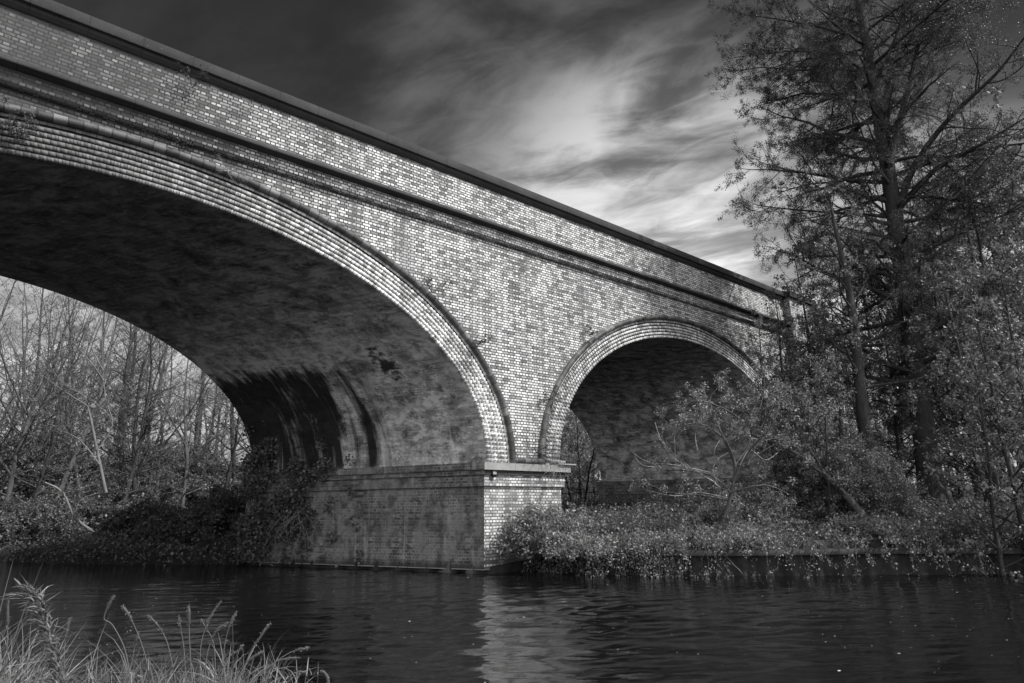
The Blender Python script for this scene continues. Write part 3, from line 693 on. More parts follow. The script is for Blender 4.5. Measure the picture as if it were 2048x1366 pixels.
for pts in [[(1440, 975), (1400, 945), (1360, 925), (1325, 885), (1310, 845)], [(1430, 965), (1380, 935), (1340, 900), (1312, 868)], [(1420, 945), (1350, 930), (1300, 925), (1268, 908)], [(1420, 948), (1340, 935), (1290, 932), (1270, 915)],
            [(1385, 940), (1345, 915), (1326, 885), (1325, 846)], [(1350, 930), (1350, 905), (1349, 872)], [(1395, 900), (1390, 870), (1396, 850)], [(1470, 900), (1440, 915), (1426, 940), (1440, 975)], [(1480, 930), (1500, 900), (1530, 920), (1556, 905)], [(1470, 1000), (1400, 985), (1350, 992), (1290, 980)],
            [(1440, 880), (1428, 905), (1440, 935), (1428, 965)], [(1490, 860), (1510, 895), (1495, 930)], [(1460, 860), (1520, 880), (1570, 870)]]:
    q = smooth(pix([(x, y, .3*math.sin(x*.1+i)) for i, (x, y) in enumerate(pts)], D), 4); wh.tube(q, np.linspace(.017, .006, len(q)), 4)
b = tp[0].copy(); root = empty('thorn_shrub', tuple(b)); tag(root, 'wiry thorn shrub with a crooked thin trunk in front of the small arch', 'shrub')
finish(T, root, T.leaves(2.0, .046, .045), M_bark2, M_leafb)
wh.build('bare_whips', M_bark3, root, loc=tuple(b)).location = (0, 0, 0)

# --- bushes: mounds of arching stems
def bush(seed, c, rx, ry, h, nst, label, leaf=M_leafb, size=.055, per=1.5, droop=1.2, wood=M_bark2, name='bush', thick=.012, group=None, spt=3, stemr=.014):
    T = Tree(seed); r = T.r; b = np.array([c[0], c[1], float(gz(c[0], c[1])) if len(c) < 3 else c[2]])
    sp = dict(levels=2, dens=[5.5, 8], **{'from': [.2, .1]}, ang=[50, 50], ratio=[.42, .4], wander=.2, up=[-.05, -.03], spt=spt, thick=thick, maxl=[.6, .3], rt=.008)
    for i in range(nst):
        az = r.random()*6.283; k = math.sqrt(r.random()); st = b+np.array([math.cos(az)*rx*.35*k, math.sin(az)*ry*.35*k, 0]); e = b+np.array([math.cos(az)*rx*k, math.sin(az)*ry*k, h*(1-.55*k*k)*(.7+.4*r.random())])
        m1 = (st+e)/2+np.array([0, 0, h*.42]); e2 = e+np.array([math.cos(az)*rx*.25, math.sin(az)*ry*.25, -h*.18*droop])
        T.limb(smooth([st, m1, e, e2], 3)+r.normal(0, .015, (10, 3)), stemr, .003, 0, sp)
    root = empty(name, tuple(b)); tag(root, label, 'bush', group); finish(T, root, T.leaves(per, size, .05), wood, leaf, 'foliage'); return root
bush(51, (1.55, -.75, .45), 1.15, .8, .85, 90, 'willowy bush with drooping pale leaves against the sunlit pier front', size=.07, per=1.7)
bush(52, (1.75, -1.95, .45), .95, .8, .30, 46, 'low bramble tumbling over the piling just right of the pier bush', per=1.9)
bush(53, (2.9, -2.9, .5), 1.0, .9, .32, 46, 'bramble mound at the water edge left of the thorn shrub', per=1.9)
bush(54, (4.3, -4.0, .55), 1.1, 1.1, .42, 50, 'bramble around the foot of the crooked thorn shrub', per=1.9)
bush(55, (3.3, -1.4, .6), 1.2, 1.1, .3, 44, 'broad low bramble in front of the small arch opening', per=1.9)
bush(56, (6.3, -3.4, .9), 1.4, 1.2, 1.0, 54, 'thick sunlit bush behind the thorn shrub and below the arch', per=1.9)
bush(57, (7.3, -6.2, .7), 1.2, 1.0, .4, 50, 'low leafy bramble on the bank in front of the leaning trunk', per=1.9)
bush(58, (9.3, -5.0, 1.1), 1.6, 1.5, 2.0, 70, 'tall bush filling the gap before the wall left of the alders', leaf=M_leaf, per=1.8)
bush(59, (9.4, -8.4, .7), 1.3, 1.1, .5, 50, 'low bramble on the bank in front of the slimmer alder', leaf=M_leaf, per=1.8)
bush(60, (11.5, -9.8, .9), 1.5, 1.2, 1.3, 60, 'dark bramble under the tall alder near the right edge', leaf=M_leaf, per=1.8)
bush(61, (13.6, -11.2, .9), 1.5, 1.3, 1.6, 60, 'leafy bush at the right edge of the bank', leaf=M_leaf, per=1.8)
bush(62, (12.8, -3.0, 1.1), 2.0, 1.6, 2.6, 80, 'tall dim bush close to the viaduct wall behind the alders', leaf=M_leaf, per=1.6)

# --- saplings on the right, from four prototypes
def sapling(seed, H, spread, nl, label, leaf, per, size, cat='tree', name='sapling'):
    T = Tree(seed); r = T.r; tp = T.path((0, 0, -.1), (0, 0, 1), H, 14, .05, .06, 0); rad = np.linspace(.011*H, .01, 15); T.wood.tube(tp, rad, 6)
    sp = dict(levels=3, dens=[2.4, 4, 6], **{'from': [.1, .1, .1]}, ang=[48, 48, 45], ratio=[.42, .4, .4], wander=.14, up=[.03, .02, .01], spt=3, thick=.013, maxl=[1.2, .5, .3], rt=.01)
    for i in range(nl):
        f = .12+.86*(i+r.random())/nl; j = min(int(f*14), 13); p = tp[j]; az = i*2.4+r.normal(0, .4); el = .4+.6*f
        d = np.array([math.cos(az)*math.cos(el), math.sin(az)*math.cos(el), math.sin(el)]); T.limb(T.path(p, d, spread*(1.1-.7*f)*(.7+.5*r.random()), 6, .12, .03, 0), max(.012, rad[j]*.4), .005, 0, sp)
    root = empty(name); tag(root, label, cat); finish(T, root, T.leaves(per, size, .05) if per else None, M_bark, leaf); return root
sC = sapling(73, 6.5, 2.2, 30, 'x', M_leafb, 1.6, .085)
sA = sapling(71, 8, 2.2, 30, '', M_leaf, 1.2, .08); sB = sapling(72, 6, 1.9, 26, '', M_leaf, 1.5, .075)
gR = 'leafy young trees of the wood right of the viaduct'
lab = 'young leafy tree in the dense wood at the right behind the alders'
first = True
spots = [(sA, 1560, 21, .75), (sB, 1615, 22, .8), (sB, 1655, 19.5, .75), (sA, 1700, 25, .9), (sA, 1815, 26, 1.0), (sB, 1815, 31, 1.2), (sA, 1915, 31, 1.4), (sB, 1975, 18.5, .95), (sA, 1960, 27, 1.25), (sB, 2010, 22, 1.2), (sA, 2035, 19, .95), (sA, 2060, 25, 1.35), (sB, 2100, 20, 1.2), (sA, 1890, 33, 1.5), (sA, 1985, 36, 1.75), (sA, 2065, 34, 1.7), (sB, 1925, 30, 1.7), (sA, 2140, 30, 1.6), (sB, 1880, 29, 1.3), (sB, 1755, 30, 1.3), (sA, 2200, 24, 1.3), (sB, 2000, 29, 2.2), (sA, 2080, 31, 2.2), (sB, 2040, 40, 2.8), (sA, 1930, 42, 2.2), (sB, 2160, 34, 2.6), (sA, 1800, 45, 1.9), (sB, 1850, 38, 1.9), (sA, 1740, 48, 1.9), (sB, 1980, 24, 1.6), (sA, 1650, 23, 1.1), (sA, 1600, 25, 1.0), (sB, 1700, 21, 1.1), (sA, 1660, 26, .9), (sB, 1590, 19.5, .6)]
used = set()
rr = random.Random(4)
for pr, px, dd, sc in spots:
    q = at(px, 1010, dd); q[2] = float(gz(q[0], q[1]))
    if q[1] > -1.2 and q[0] < 21: q[1] = -1.2
    if pr.name not in used: used.add(pr.name); pr.location = q; pr.scale = (sc,)*3; pr['label'] = lab; pr['group'] = gR
    else: copy_tree(pr, q, rr.random()*6.28, sc, lab, gR)

# --- wood seen through the main arch and the small arch
gL = 'slender trees of the wood beyond the main arch'
def bare(seed, H, nl, spread, leafper, wood=M_bark2, lean=0.05, fork=0):
    T = Tree(seed); r = T.r; tp = T.path((0, 0, -.2), (lean, 0, 1), H, 14, .085, .05, 0); rad = np.linspace(.0095*H, .010, 15); T.wood.tube(tp, rad, 7)
    sp = dict(levels=3, dens=[2.2, 3.3, 5], **{'from': [.12, .1, .1]}, ang=[48, 50, 50], ratio=[.46, .44, .45], wander=.2, up=[.03, .02, .01], spt=2, thick=.012, maxl=[1.8, .8, .4], rt=.012)
    for k in range(fork):
        az = k*2.5+1; j = 3+k; q = T.path(tp[j], (math.cos(az)*.6, math.sin(az)*.6, .8), H*.6, 9, .09, .06, 0); T.limb(q, rad[j]*.65, .012, 0, sp)
    for i in range(nl):
        f = .15+.83*(i+r.random())/nl; j = min(int(f*14), 13); az = i*2.4+r.normal(0, .5); el = .2+.6*f
        d = np.array([math.cos(az)*math.cos(el), math.sin(az)*math.cos(el), math.sin(el)]); T.limb(T.path(tp[j], d, spread*(1.1-.65*f)*(.7+.5*r.random()), 6, .13, .04, 0), max(.014, rad[j]*.4), .006, 0, sp)
    root = empty('bare_tree'); tag(root, 'x', 'tree'); finish(T, root, T.leaves(leafper, .055, .05) if leafper else None, wood, M_leafb); return root
bA = bare(81, 13, 34, 3.0, .5); bB = bare(82, 11, 24, 2.6, .4, fork=4); bC = bare(83, 14, 34, 2.8, 1.5, wood=M_bark); bD = bare(84, 9, 26, 2.4, 2.0, lean=-.12, wood=M_bark)
front = [(bA, 92, 33.5, .95, 0, 'pale sturdy tree standing at the bank edge, seen through the main arch at far left'), (bD, 58, 33, 1.0, 1, 'thin tree leaning left beside the sturdy pale tree at far left'),
         (bC, 232, 32, .8, 2, 'dark straight stem rising from the bush under the main arch'), (bB, 358, 35, .95, 4, 'wide forked bare tree in the middle of the view through the main arch'),
         (bC, 265, 33, .82, 5, 'dark upright stem just left of the wide forked tree'), (bD, 442, 31, .95, .8, 'small bare tree closest to the far end of the pier'), (bA, 155, 37, .9, 3, 'bare tree with long limbs between the sturdy tree and the dark stems'),
         (bB, 5, 36, 1.1, 1.4, 'bare tree cut by the left edge of the view under the arch')]
usedL = set()
def put(pr, q, rz, sc, label, group=None):
    if pr.name not in usedL:
        usedL.add(pr.name); pr.location = q; pr.rotation_euler = (0, 0, rz); pr.scale = (sc,)*3; pr['label'] = label
        if group: pr['group'] = group
    else: copy_tree(pr, q, rz, sc, label, group)
for pr, px, dd, sc, rz, lb in front:
    q = at(px, 1080, dd); q[2] = float(gz(q[0], q[1])); put(pr, q, rz, sc, lb)
rr = random.Random(9)
lbw = 'slender bare tree deep in the wood beyond the main arch'
for i in range(52):
    px = rr.uniform(-260, 560); dd = rr.uniform(37, 70); q = at(px, 1050, dd); q[2] = float(gz(q[0], q[1]))
    put(rr.choice([bA, bB, bC, bD, bC]), q, rr.random()*6.28, rr.uniform(.9, 1.25)*(1+(dd-38)/75), lbw, gL)
lbs = 'leafy tree of the wood seen through the small arch'
for i in range(16):
    px = rr.uniform(1100, 1235); dd = rr.uniform(39, 60); q = at(px, 1030, dd); q[2] = float(gz(q[0], q[1]))
    gS_ = 'leafy trees seen through the small arch'; sc_ = rr.uniform(.75, 1.2)*dd/45
    if i == 0: sC.location = q; sC.scale = (sc_,)*3; sC['label'] = lbs; sC['group'] = gS_
    else: copy_tree(sC, q, rr.random()*6.28, sc_, lbs, gS_)
for px, lb in ((1146, 'thin young tree, left one of the two dark stems seen through the small arch'), (1168, 'thin young tree, right one of the two dark stems seen through the small arch')):
    q = at(px, 1030, 35); q[2] = float(gz(q[0], q[1])); copy_tree(bD, q, 2.+px, .7, lb)
# dark bushes on the far bank
def pq(px, py, dd):
    q = at(px, py, dd); return (q[0], q[1], float(gz(q[0], q[1])))
bush(91, pq(290, 1080, 29), 1.3, 1.2, .95, 40, 'dark evergreen bush on the far bank left of centre under the arch', leaf=M_ivy, size=.10, per=2.2, stemr=.03)
bush(92, pq(380, 1090, 27), 1.3, 1.1, .75, 40, 'dark evergreen bush on the far bank in the shade of the viaduct', leaf=M_ivy, size=.10, per=2.2, stemr=.015)
bush(93, pq(455, 1095, 25), 1.1, 1.3, 1.3, 50, 'dark bush touching the far end of the pier', leaf=M_ivy, size=.09, per=2.2, stemr=.02)
bush(94, pq(120, 1080, 33), 2.4, 1.6, 1.3, 50, 'low scrub along the far bank at the foot of the sturdy pale tree', leaf=M_leaf, size=.08, per=1.8)
bush(95, pq(10, 1085, 33), 2.2, 1.6, 1.2, 50, 'low scrub along the far bank at the left edge', leaf=M_leaf, size=.08, per=1.8)
scrub = bush(96, pq(200, 1060, 42), 3.0, 2.2, 2.6, 60, 'leafy scrub filling the foot of the wood beyond the main arch', leaf=M_leaf, size=.11, per=1.8, group='scrub at the foot of the wood beyond the main arch')
rq = random.Random(31)
for i in range(16):
    q = pq(rq.uniform(-60, 520), 1050, rq.uniform(41, 62)); sc = rq.uniform(.8, 1.6); copy_tree(scrub, q, rq.random()*6.28, sc, 'leafy scrub filling the foot of the wood beyond the main arch', 'scrub at the foot of the wood beyond the main arch')
# pale broken stem with long arching boughs
T = Tree(97); D = 29.; tp = smooth(pix([(212, 985), (200, 930), (190, 880), (182, 840), (175, 812)], D), 3); T.wood.tube(tp, np.linspace(.06, .035, len(tp)), 7)
for pts in [[(175, 812), (140, 790), (110, 770), (80, 745)], [(178, 812), (165, 790), (130, 770), (105, 740)], [(195, 900), (225, 850), (212, 800), (206, 740), (204, 640)], [(206, 740), (185, 700), (172, 660)], [(200, 930), (160, 880), (120, 860)], [(206, 760), (190, 735), (160, 700), (150, 690)]]:
    q = smooth(pix([(x, y, .5*math.sin(x*.05+i)) for i, (x, y) in enumerate(pts)], D), 3); T.limb(q, .028, .008, 1, dict(levels=3, dens=[2, 1.6, 3], **{'from': [.1, .2, .1]}, ang=[45, 45, 45], ratio=[.4, .4, .4], wander=.15, up=[.05, .04, .02], spt=1, thick=.014, rt=.006))
b = tp[0]; root = empty('broken_tree', tuple(b)); tag(root, 'pale broken stem with long arching bare boughs, sunlit beyond the arch at left', 'tree'); finish(T, root, None, M_pale, M_leafb)
# dead bough sloping down to the far bank
m = MB(); q = smooth(pix([(90, 965), (125, 985), (150, 1035), (190, 1065), (225, 1078)], 30), 4); m.tube(q, np.linspace(.03, .07, len(q)), 6)
for a in [[(125, 985), (105, 970), (70, 990)], [(150, 1035), (160, 1000), (200, 985)], [(190, 1065), (230, 1040)]]: qq = smooth(pix(a, 30), 3); m.tube(qq, np.linspace(.02, .008, len(qq)), 5)
tag(m.build('fallen_bough', M_pale), 'pale dead bough sloping down to the far bank at left', 'bough')

# --- ground cover on the bank tops
def cover(name, seed, n, xr, yr, cond, leaf, size, hmax, label):
    r = np.random.default_rng(seed); x = r.uniform(*xr, n); y = r.uniform(*yr, n); d = sdist(np.stack([x, y], -1)); k = cond(x, y, d); x, y, d = x[k], y[k], d[k]
    z = gz(x, y)+r.random(len(x))**1.6*hmax*(.35+.65*(np.sin(x*2.1)*np.cos(y*1.9)*.5+.5))
    m = leafcards(np.stack([x, y, z], 1), size, r, .7); o = m.build(name, leaf); tag(o, label, 'ground cover', kind='stuff')
inpier = lambda x, y: (y > -.1) & (y < 8) & (x-SK[0]*y/SK[1] > 0) & (x-SK[0]*y/SK[1] < PW)
cover('ground_cover', 1, 150000, (0, 22), (-16, 1.5), lambda x, y, d: (d > .1) & (d < 7) & ~inpier(x, y) & (x*.78+y*.5 > -4), M_leaf, .065, .55, 'ivy and bramble leaves covering the right bank')
cover('ground_cover', 2, 30000, (-2, 22), (1.5, 30), lambda x, y, d: (d > .2) & ~inpier(x, y), M_leaf, .08, .35, 'low weeds under and beyond the small arch')
cover('ground_cover', 3, 60000, (-16, 4), (8, 34), lambda x, y, d: (d > .1) & (d < 8) & (x*.78+y*.5 > -4), M_ivy, .09, .45, 'weeds covering the far bank beyond the main arch')
r = np.random.default_rng(44); x = r.uniform(-18, 0, 90000); y = r.uniform(5, 30, 90000); d = sdist(np.stack([x, y], -1)); k = (d > -.45) & (d < .25) & (x*.78+y*.5 > -4) & ~inpier(x, y); x, y, d = x[k], y[k], d[k]
o = leafcards(np.stack([x, y, .05+r.random(len(x))*(.75+.25*np.sin(x*2.3+y))], 1), .09, r, .7); tag(o.build('overhanging_growth', M_ivy), 'growth hanging over the edge of the far bank', 'ground cover', kind='stuff')
# trailing stems and leaves hanging over the piling
r = np.random.default_rng(8); m = MB(); lv = []
for i in range(230):
    s0 = r.uniform(0, 19) if i < 110 else r.uniform(0, 4.2); x = np.interp(s0, cs, line[:, 0]); y = np.interp(s0, cs, line[:, 1]); nx0 = np.interp(s0, ss_, -nxn)*-1; ny0 = np.interp(s0, ss_, -nyn)*-1
    out = r.uniform(.05, .35); h = r.uniform(.15, .75)*(1.25 if s0 < 8 else .8); p0 = np.array([x-nx0*.3, y-ny0*.3, .72]); p1 = np.array([x+nx0*out*.5, y+ny0*out*.5, .72+.12*r.random()]); dr = r.normal(0, .15, 2); p2 = np.array([x+nx0*out+dr[0]*.5, y+ny0*out+dr[1]*.5, .6-h*.45]); p3 = np.array([x+nx0*(out+.06)+dr[0], y+ny0*(out+.06)+dr[1], max(.0, .6-h)])
    q = smooth([p0, p1, p2, p3], 4); m.tube(q, np.linspace(.007, .003, len(q)), 3); k = int(18+r.random()*24); lv.append(q[r.integers(3, len(q), k)]+r.normal(0, .05, (k, 3)))
o = leafcards(np.concatenate(lv), .055, r, .6, 1).build('trailing_bramble', M_leafb); tag(o, 'bramble sprays trailing over the piling down to the water', 'bramble', kind='stuff'); m.build('stems', M_bark2, o)
# bare roots and twigs dipping into the water under the shrub
m = MB(); r = np.random.default_rng(18)
for i in range(26):
    a = at(1400+r.normal(0, 12), 1100+r.normal(0, 8), 16.9); e = at(1380+r.normal(0, 45), 1150+r.normal(0, 6), 16.3+r.random()*.4); e[2] = max(e[2], -.05); mid = (a+e)/2+np.array([r.normal(0, .08), r.normal(0, .08), .1+.1*r.random()])
    q = smooth([a, mid, e], 5)+r.normal(0, .008, (11, 3)); m.tube(q, np.linspace(.013, .003, len(q)), 4)
tag(m.build('dead_branches', M_bark3), 'tangle of bare twigs hanging into the water below the thorn shrub', 'branches')

# --- ivy on the far half of the pier and the wall plants
def ivy(seed, n, u0, u1, z0, z1, depth, label, blobs):
    r = np.random.default_rng(seed); u = r.uniform(u0, u1, n*3); z = r.uniform(z0, z1, n*3); dens = np.zeros(len(u))
    for (bu, bz, ru, rz) in blobs: dens = np.maximum(dens, 1-np.sqrt(((u-bu)/ru)**2+((z-bz)/rz)**2))
    dens += .28*np.sin(u*5+z*3)*np.cos(z*4-u*2)-.1; k = r.random(len(u)) < np.clip(dens*1.8, 0, 1); u, z, dens = u[k], z[k], dens[k]
    nrm = np.array([-sk[1], sk[0]]); o = .04+r.random(len(u))*depth*np.clip(dens*2, .2, 1)+.16*(z > 2)
    # lean with the vault above the springing
    th = np.clip((z-ZS)/A1['r'], 0, .99); o = o+np.where(z > ZS, A1['a']*(1-np.sqrt(1-th**2)), 0)
    P = np.stack([sk[0]*u+nrm[0]*o, sk[1]*u+nrm[1]*o, z], 1); m = leafcards(P, .085, r, .8, .8, facing=(nrm[0], nrm[1], 0), fs=1.2)
    ob = m.build('ivy', M_ivy); tag(ob, label, 'ivy'); return ob
ivy(101, 7500, 3.6, 8.6, .1, 4.2, .35, 'dark ivy smothering the shaded far half of the pier under the main arch', [(7.6, 1.0, 1.1, 1.6), (6.3, 1.5, 1.0, 1.3), (7.8, 2.5, .9, 1.2), (5.9, 2.6, .9, .6), (5.0, 2.8, .35, .35), (7.3, 3.3, .7, .6)])
m = MB(); r = np.random.default_rng(7)
for i in range(13):
    u = 5.9+r.normal(0, .25); nrm = np.array([-sk[1], sk[0]]); a = np.array([sk[0]*u+nrm[0]*.35, sk[1]*u+nrm[1]*.35, 1.25+r.random()*.35]); e = a+np.array([nrm[0]*.2+r.normal(0, .3), nrm[1]*.2+r.normal(0, .3), -1.15+.3*r.random()]); mid = (a+e)/2+np.array([r.normal(0, .22), r.normal(0, .22), .1])
    q = smooth([a, mid, e], 5); m.tube(q, np.linspace(.009, .003, len(q)), 4)
tag(m.build('hanging_stems', M_pale), 'pale bare stems hanging from the ivy over the water beside the pier', 'stems')
def wall_plant(px, py, seed, h, nst, label, leafy=.6, wood=M_bark, down=.2, leaf=M_leafd):
    d = ray(px, py); t = (-.10-CAM[1])/d[1]; b = CAM+d*t; T = Tree(seed); r = T.r
    sp = dict(levels=2, dens=[6, 9], **{'from': [.2, .1]}, ang=[40, 45], ratio=[.45, .4], wander=.2, up=[.03, 0], spt=2, thick=.012, maxl=[.3, .15], rt=.004)
    for i in range(nst):
        v = np.array([r.normal(0, .6), -.5-.4*r.random(), .5+r.normal(0, .4)-down]); T.limb(T.path(b, v, h*(.6+.6*r.random()), 5, .18, -.06 if down > .3 else .05, 0), .006, .002, 0, sp)
    root = empty('wall_plant', tuple(b)); tag(root, label, 'plant'); finish(T, root, T.leaves(leafy, .04, .02) if leafy else None, wood, leaf, 'leaves')
wall_plant(22, 270, 1, .45, 12, 'dark tuft of weeds growing in the arch ring at the far left', 2)
wall_plant(455, 342, 2, .7, 9, 'pale bare weed hanging from the hood mould over the main arch', 0, M_bark3, .5)
wall_plant(358, 292, 3, .28, 7, 'small dark weed on the hood mould left of the pale hanging one', 1)
wall_plant(864, 585, 4, .65, 10, 'thin leafy weed on the hood mould halfway down the main arch', .8)
wall_plant(955, 690, 5, .4, 8, 'small dark weed on the hood mould above the springing of the main arch', 1.5)
wall_plant(1098, 800, 6, .45, 9, 'leafy tuft on the hood mould at the left haunch of the small arch', 1.5)
wall_plant(1178, 672, 7, .4, 9, 'leafy tuft on the upper left of the small arch hood mould', 1.5)
wall_plant(1072, 905, 8, 1.0, 14, 'straggly twiggy plant rooted on the cornice between the two arches', .3)
wall_plant(1100, 915, 9, 1.0, 10, 'pale dry creeper stems trailing over the cornice beside the small arch', 0, M_bark3, .9)
wall_plant(1285, 640, 10, .3, 7, 'small weed on the crown of the small arch hood mould', .8)
wall_plant(385, 175, 12, .5, 6, 'tall thin dry weed rooted in the parapet face at left', .6)
# broken slab on the end of the cornice
m = MB(); m.box(PW-.25, PW+.42, -.22, .15, ZS+.004, ZS+.05); m.box(PW-.42, PW+.02, -.20, .05, ZS+.054, ZS+.13); tag(m.build('stone_slab', M_lstone), 'pale broken slabs lying on the right end of the pier cornice', 'slab')

# fence in the gap
fr = empty('paling_fence', tuple(pq(1120, 1040, 33))); tag(fr, 'low dark paling fence glimpsed through the small arch opening', 'fence')
fa = np.array(pq(1100, 1040, 33)); fb = np.array(pq(1230, 1040, 35)); nP = 40
for i in range(nP):
    c = fa+(fb-fa)*i/(nP-1)-np.array(fr.location); m = MB(); z = float(gz(fa[0]+(fb-fa)[0]*i/nP, fa[1]+(fb-fa)[1]*i/nP))-fr.location[2]
    m.tube([(c[0], c[1], z), (c[0], c[1], z+.85), (c[0], c[1], z+.95)], [.018, .018, .002], 4); m.build('paling', M_dark, fr)
m = MB(); c = fa-np.array(fr.location); e = fb-np.array(fr.location)
for hz in (.25, .75): m.tube([(c[0], c[1], c[2]+hz), (e[0], e[1], e[2]+hz)], .02, 4)
m.build('rail', M_dark, fr)

# ------------------------------------------------------------------ sedge on the near bank
r = np.random.default_rng(77)
def blade(m, p, d, L, w, bend, n=6):
    t = np.linspace(0, 1, n)[:, None]; d = d/np.linalg.norm(d); hor = np.array([d[0], d[1], 0]); hor /= np.linalg.norm(hor)+1e-9
    c = p+d*L*t+(hor*.55-np.array([0, 0, 1.])*.6)*bend*L*t**2.4; side = np.cross(d, [0, 0, 1]); side /= np.linalg.norm(side)+1e-9
    a = r.random()*3; side = side*math.cos(a)+np.cross(d, side)*math.sin(a); ww = w*(1-t**1.6)+.0004
    m.grid(np.stack([c-side*ww, c+side*ww], 1)); return c
sedge = MB(); heads = []
def clump_point(px, dd): q = at(px, 1300, dd); return np.array([q[0], q[1], max(.0, float(gz(q[0], q[1])))])
for i in range(5200):
    px = r.uniform(-160, 640); dd = r.uniform(5.1, 7.4); p = clump_point(px, dd)
    dens = 1.0 if px < 200 else .55 if px < 330 else .9 if px < 480 else .5*(1-(px-480)/200)
    if r.random() > dens: continue
    toph = .55+.14*math.sin(px*.025+1)+(.30*max(0, 1-px/260))-(.2 if px > 480 else 0)
    L = toph*(.45+.55*r.random())*(1.45 if r.random() < .07 else 1); az = r.random()*6.28; tilt = abs(r.normal(.30, .34)); d = np.array([math.cos(az)*tilt, math.sin(az)*tilt, 1.])
    blade(sedge, p-[0, 0, .05], d, L, r.uniform(.0025, .0075), r.uniform(.0, 1.1))
tag(sedge.build('sedge', M_straw), 'mass of dry sedge and grass blades at the near bank, bottom left', 'grass', kind='stuff')
gS = 'sedge flower stems at the near bank'
def sedge_stem(pts, dd, label, head=.16, rad=.009):
    q = smooth(pix(pts, dd), 5); root = empty('sedge_stem', tuple(q[0])); tag(root, label, 'sedge stem')
    m = MB(); m.tube(q, np.linspace(.0045, .002, len(q)), 4); m.build('stem', M_straw, root, loc=tuple(q[0])).location = (0, 0, 0)
    L = np.concatenate([[0], np.cumsum(np.linalg.norm(np.diff(q, axis=0), axis=1))]); k = L > L[-1]-head
    hp = q[k]; 
    if len(hp) < 3: hp = q[-3:]
    cs_ = []; 
    f = r.random(150); idx = f*(len(hp)-1); i0 = np.minimum(idx.astype(int), len(hp)-2); c = hp[i0]+(hp[i0+1]-hp[i0])*(idx-i0)[:, None]
    pr = rad*np.sin(np.clip(f*.9+.08, 0, 1)*math.pi)**.6; v = r.normal(0, 1, (150, 3)); v /= np.linalg.norm(v, axis=1)[:, None]
    hm = leafcards(c+v*pr[:, None]*.55, .014, r, .35, 0); core = MB(); t_ = np.linspace(0, 1, len(hp)); core.tube(hp, rad*.75*np.sin(np.clip(t_*.9+.08, 0, 1)*math.pi)**.6+.001, 6)
    hm.V += core.V; hm.Q += [a+hm.n for a in core.Q]; hm.UV += core.UV
    hm.build('seed_head', M_straw, root, loc=tuple(q[0])).location = (0, 0, 0)
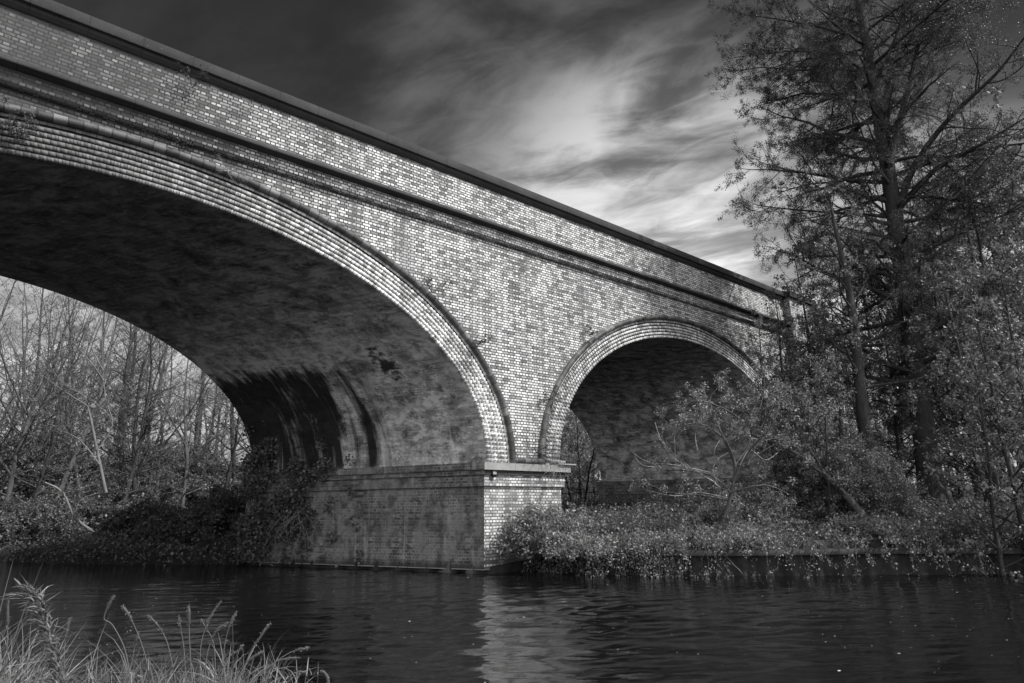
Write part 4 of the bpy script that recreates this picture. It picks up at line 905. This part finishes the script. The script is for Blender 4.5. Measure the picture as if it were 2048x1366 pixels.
stems = [([(262, 1370), (250, 1300), (225, 1250), (208, 1235), (228, 1190)], 'sedge stem with a narrow head pointing up right, left of middle of the clump'),
         ([(300, 1370), (290, 1310), (268, 1250), (245, 1212)], 'sedge stem bent at the top under a long arching blade'),
         ([(352, 1370), (336, 1290), (318, 1255), (296, 1230)], 'sedge stem leaning left with its head low over the water'),
         ([(372, 1370), (368, 1300), (362, 1260), (357, 1232)], 'straight sedge stem with a slim pale head left of the dark one'),
         ([(384, 1370), (380, 1300), (378, 1250), (378, 1212)], 'upright sedge stem with a dark head, the straightest in the clump'),
         ([(400, 1370), (402, 1290), (420, 1235), (443, 1202)], 'sedge stem arching right with a forked pale head'),
         ([(430, 1370), (428, 1290), (408, 1250), (402, 1240)], 'thick pale sedge head leaning left in the middle of the clump'),
         ([(450, 1370), (448, 1300), (460, 1250), (474, 1222)], 'sedge stem with a plump bright head arching right'),
         ([(480, 1370), (498, 1310), (520, 1275), (541, 1245)], 'sedge stem with a plump head reaching right above the water'),
         ([(440, 1370), (452, 1320), (480, 1300), (484, 1290)], 'short pale sedge head lying to the right, low in the clump'),
         ([(470, 1370), (490, 1330), (510, 1312), (526, 1303)], 'short thick sedge head pointing right at the clump edge'),
         ([(520, 1370), (545, 1330), (570, 1318), (600, 1315)], 'far right sedge stem bent over the water with a small head'),
         ([(500, 1370), (530, 1340), (580, 1305), (618, 1296)], 'longest sedge stem stretching right with a thin dark tip'),
         ([(130, 1370), (128, 1310), (133, 1265), (140, 1235)], 'upright pale sedge head rising left of the bent stems'),
         ([(12, 1370), (14, 1290), (15, 1240), (16, 1197)], 'sedge stem at the extreme left edge with a pale head'),
         ([(560, 1370), (590, 1345), (612, 1345)], 'low stubby sedge head by the bottom edge right of the clump'),
         ([(655, 1380), (655, 1358), (648, 1345), (642, 1342)], 'single hooked sedge tip standing alone at the bottom edge'),
         ([(410, 1370), (414, 1310), (432, 1262), (458, 1246)], 'sedge stem with a broad pale head in the centre right of the clump'),
         ([(245, 1372), (262, 1330), (270, 1290), (277, 1262)], 'pair-topped sedge stem between the two clumps')]
for i, (pts, lb) in enumerate(stems): sedge_stem(pts, 5.3+.25*(i % 4), lb, rad=.010+.004*(i % 3 == 1), head=.10+.05*(i % 3))
# the thick ragged dead stem at left
q = smooth(pix([(118, 1372), (108, 1310), (92, 1250), (76, 1205), (50, 1180), (28, 1157)], 5.2), 5); b = q[0]
root = empty('dead_reed_stem', tuple(b)); tag(root, 'thick dead reed stem wrapped in ragged dry husk, leaning left at the left edge', 'reed')
m = MB(); m.tube(q, np.linspace(.014, .004, len(q)), 7); m.build('stem', M_straw, root, loc=tuple(b)).location = (0, 0, 0)
m = MB(); 
for i in range(620):
    k = r.integers(0, len(q)-6); p = q[k]+r.normal(0, .016, 3); d = (q[k+1]-q[k])/np.linalg.norm(q[k+1]-q[k])+r.normal(0, .45, 3); blade(m, p, d, r.uniform(.03, .13), .004, r.uniform(0, 1), 4)
m.build('husk', M_straw, root, loc=tuple(b)).location = (0, 0, 0)

# floating petals and bud scales
r = np.random.default_rng(5); m = MB(); n = 900
P = np.stack([r.uniform(-9, 9, n), r.uniform(-14, 4, n), np.full(n, .004)], 1); d = sdist(P[:, :2]); P = P[(d < -.2)]
cl = P[r.integers(0, len(P), 60)]
for p in P:
    s = r.uniform(.005, .016)*(1+1.2*(r.random() < .08)); a = r.random()*6.28; c_, s_ = math.cos(a)*s, math.sin(a)*s
    m.quads([p+[c_, s_, 0], p+[-s_*.6, c_*.6, .002], p+[-c_, -s_, 0], p+[s_*.6, -c_*.6, .002]], [(0, 1, 2, 3)])
tag(m.build('floating_petals', M_white), 'tiny pale petals and bud scales drifting on the canal', 'petals', kind='stuff')
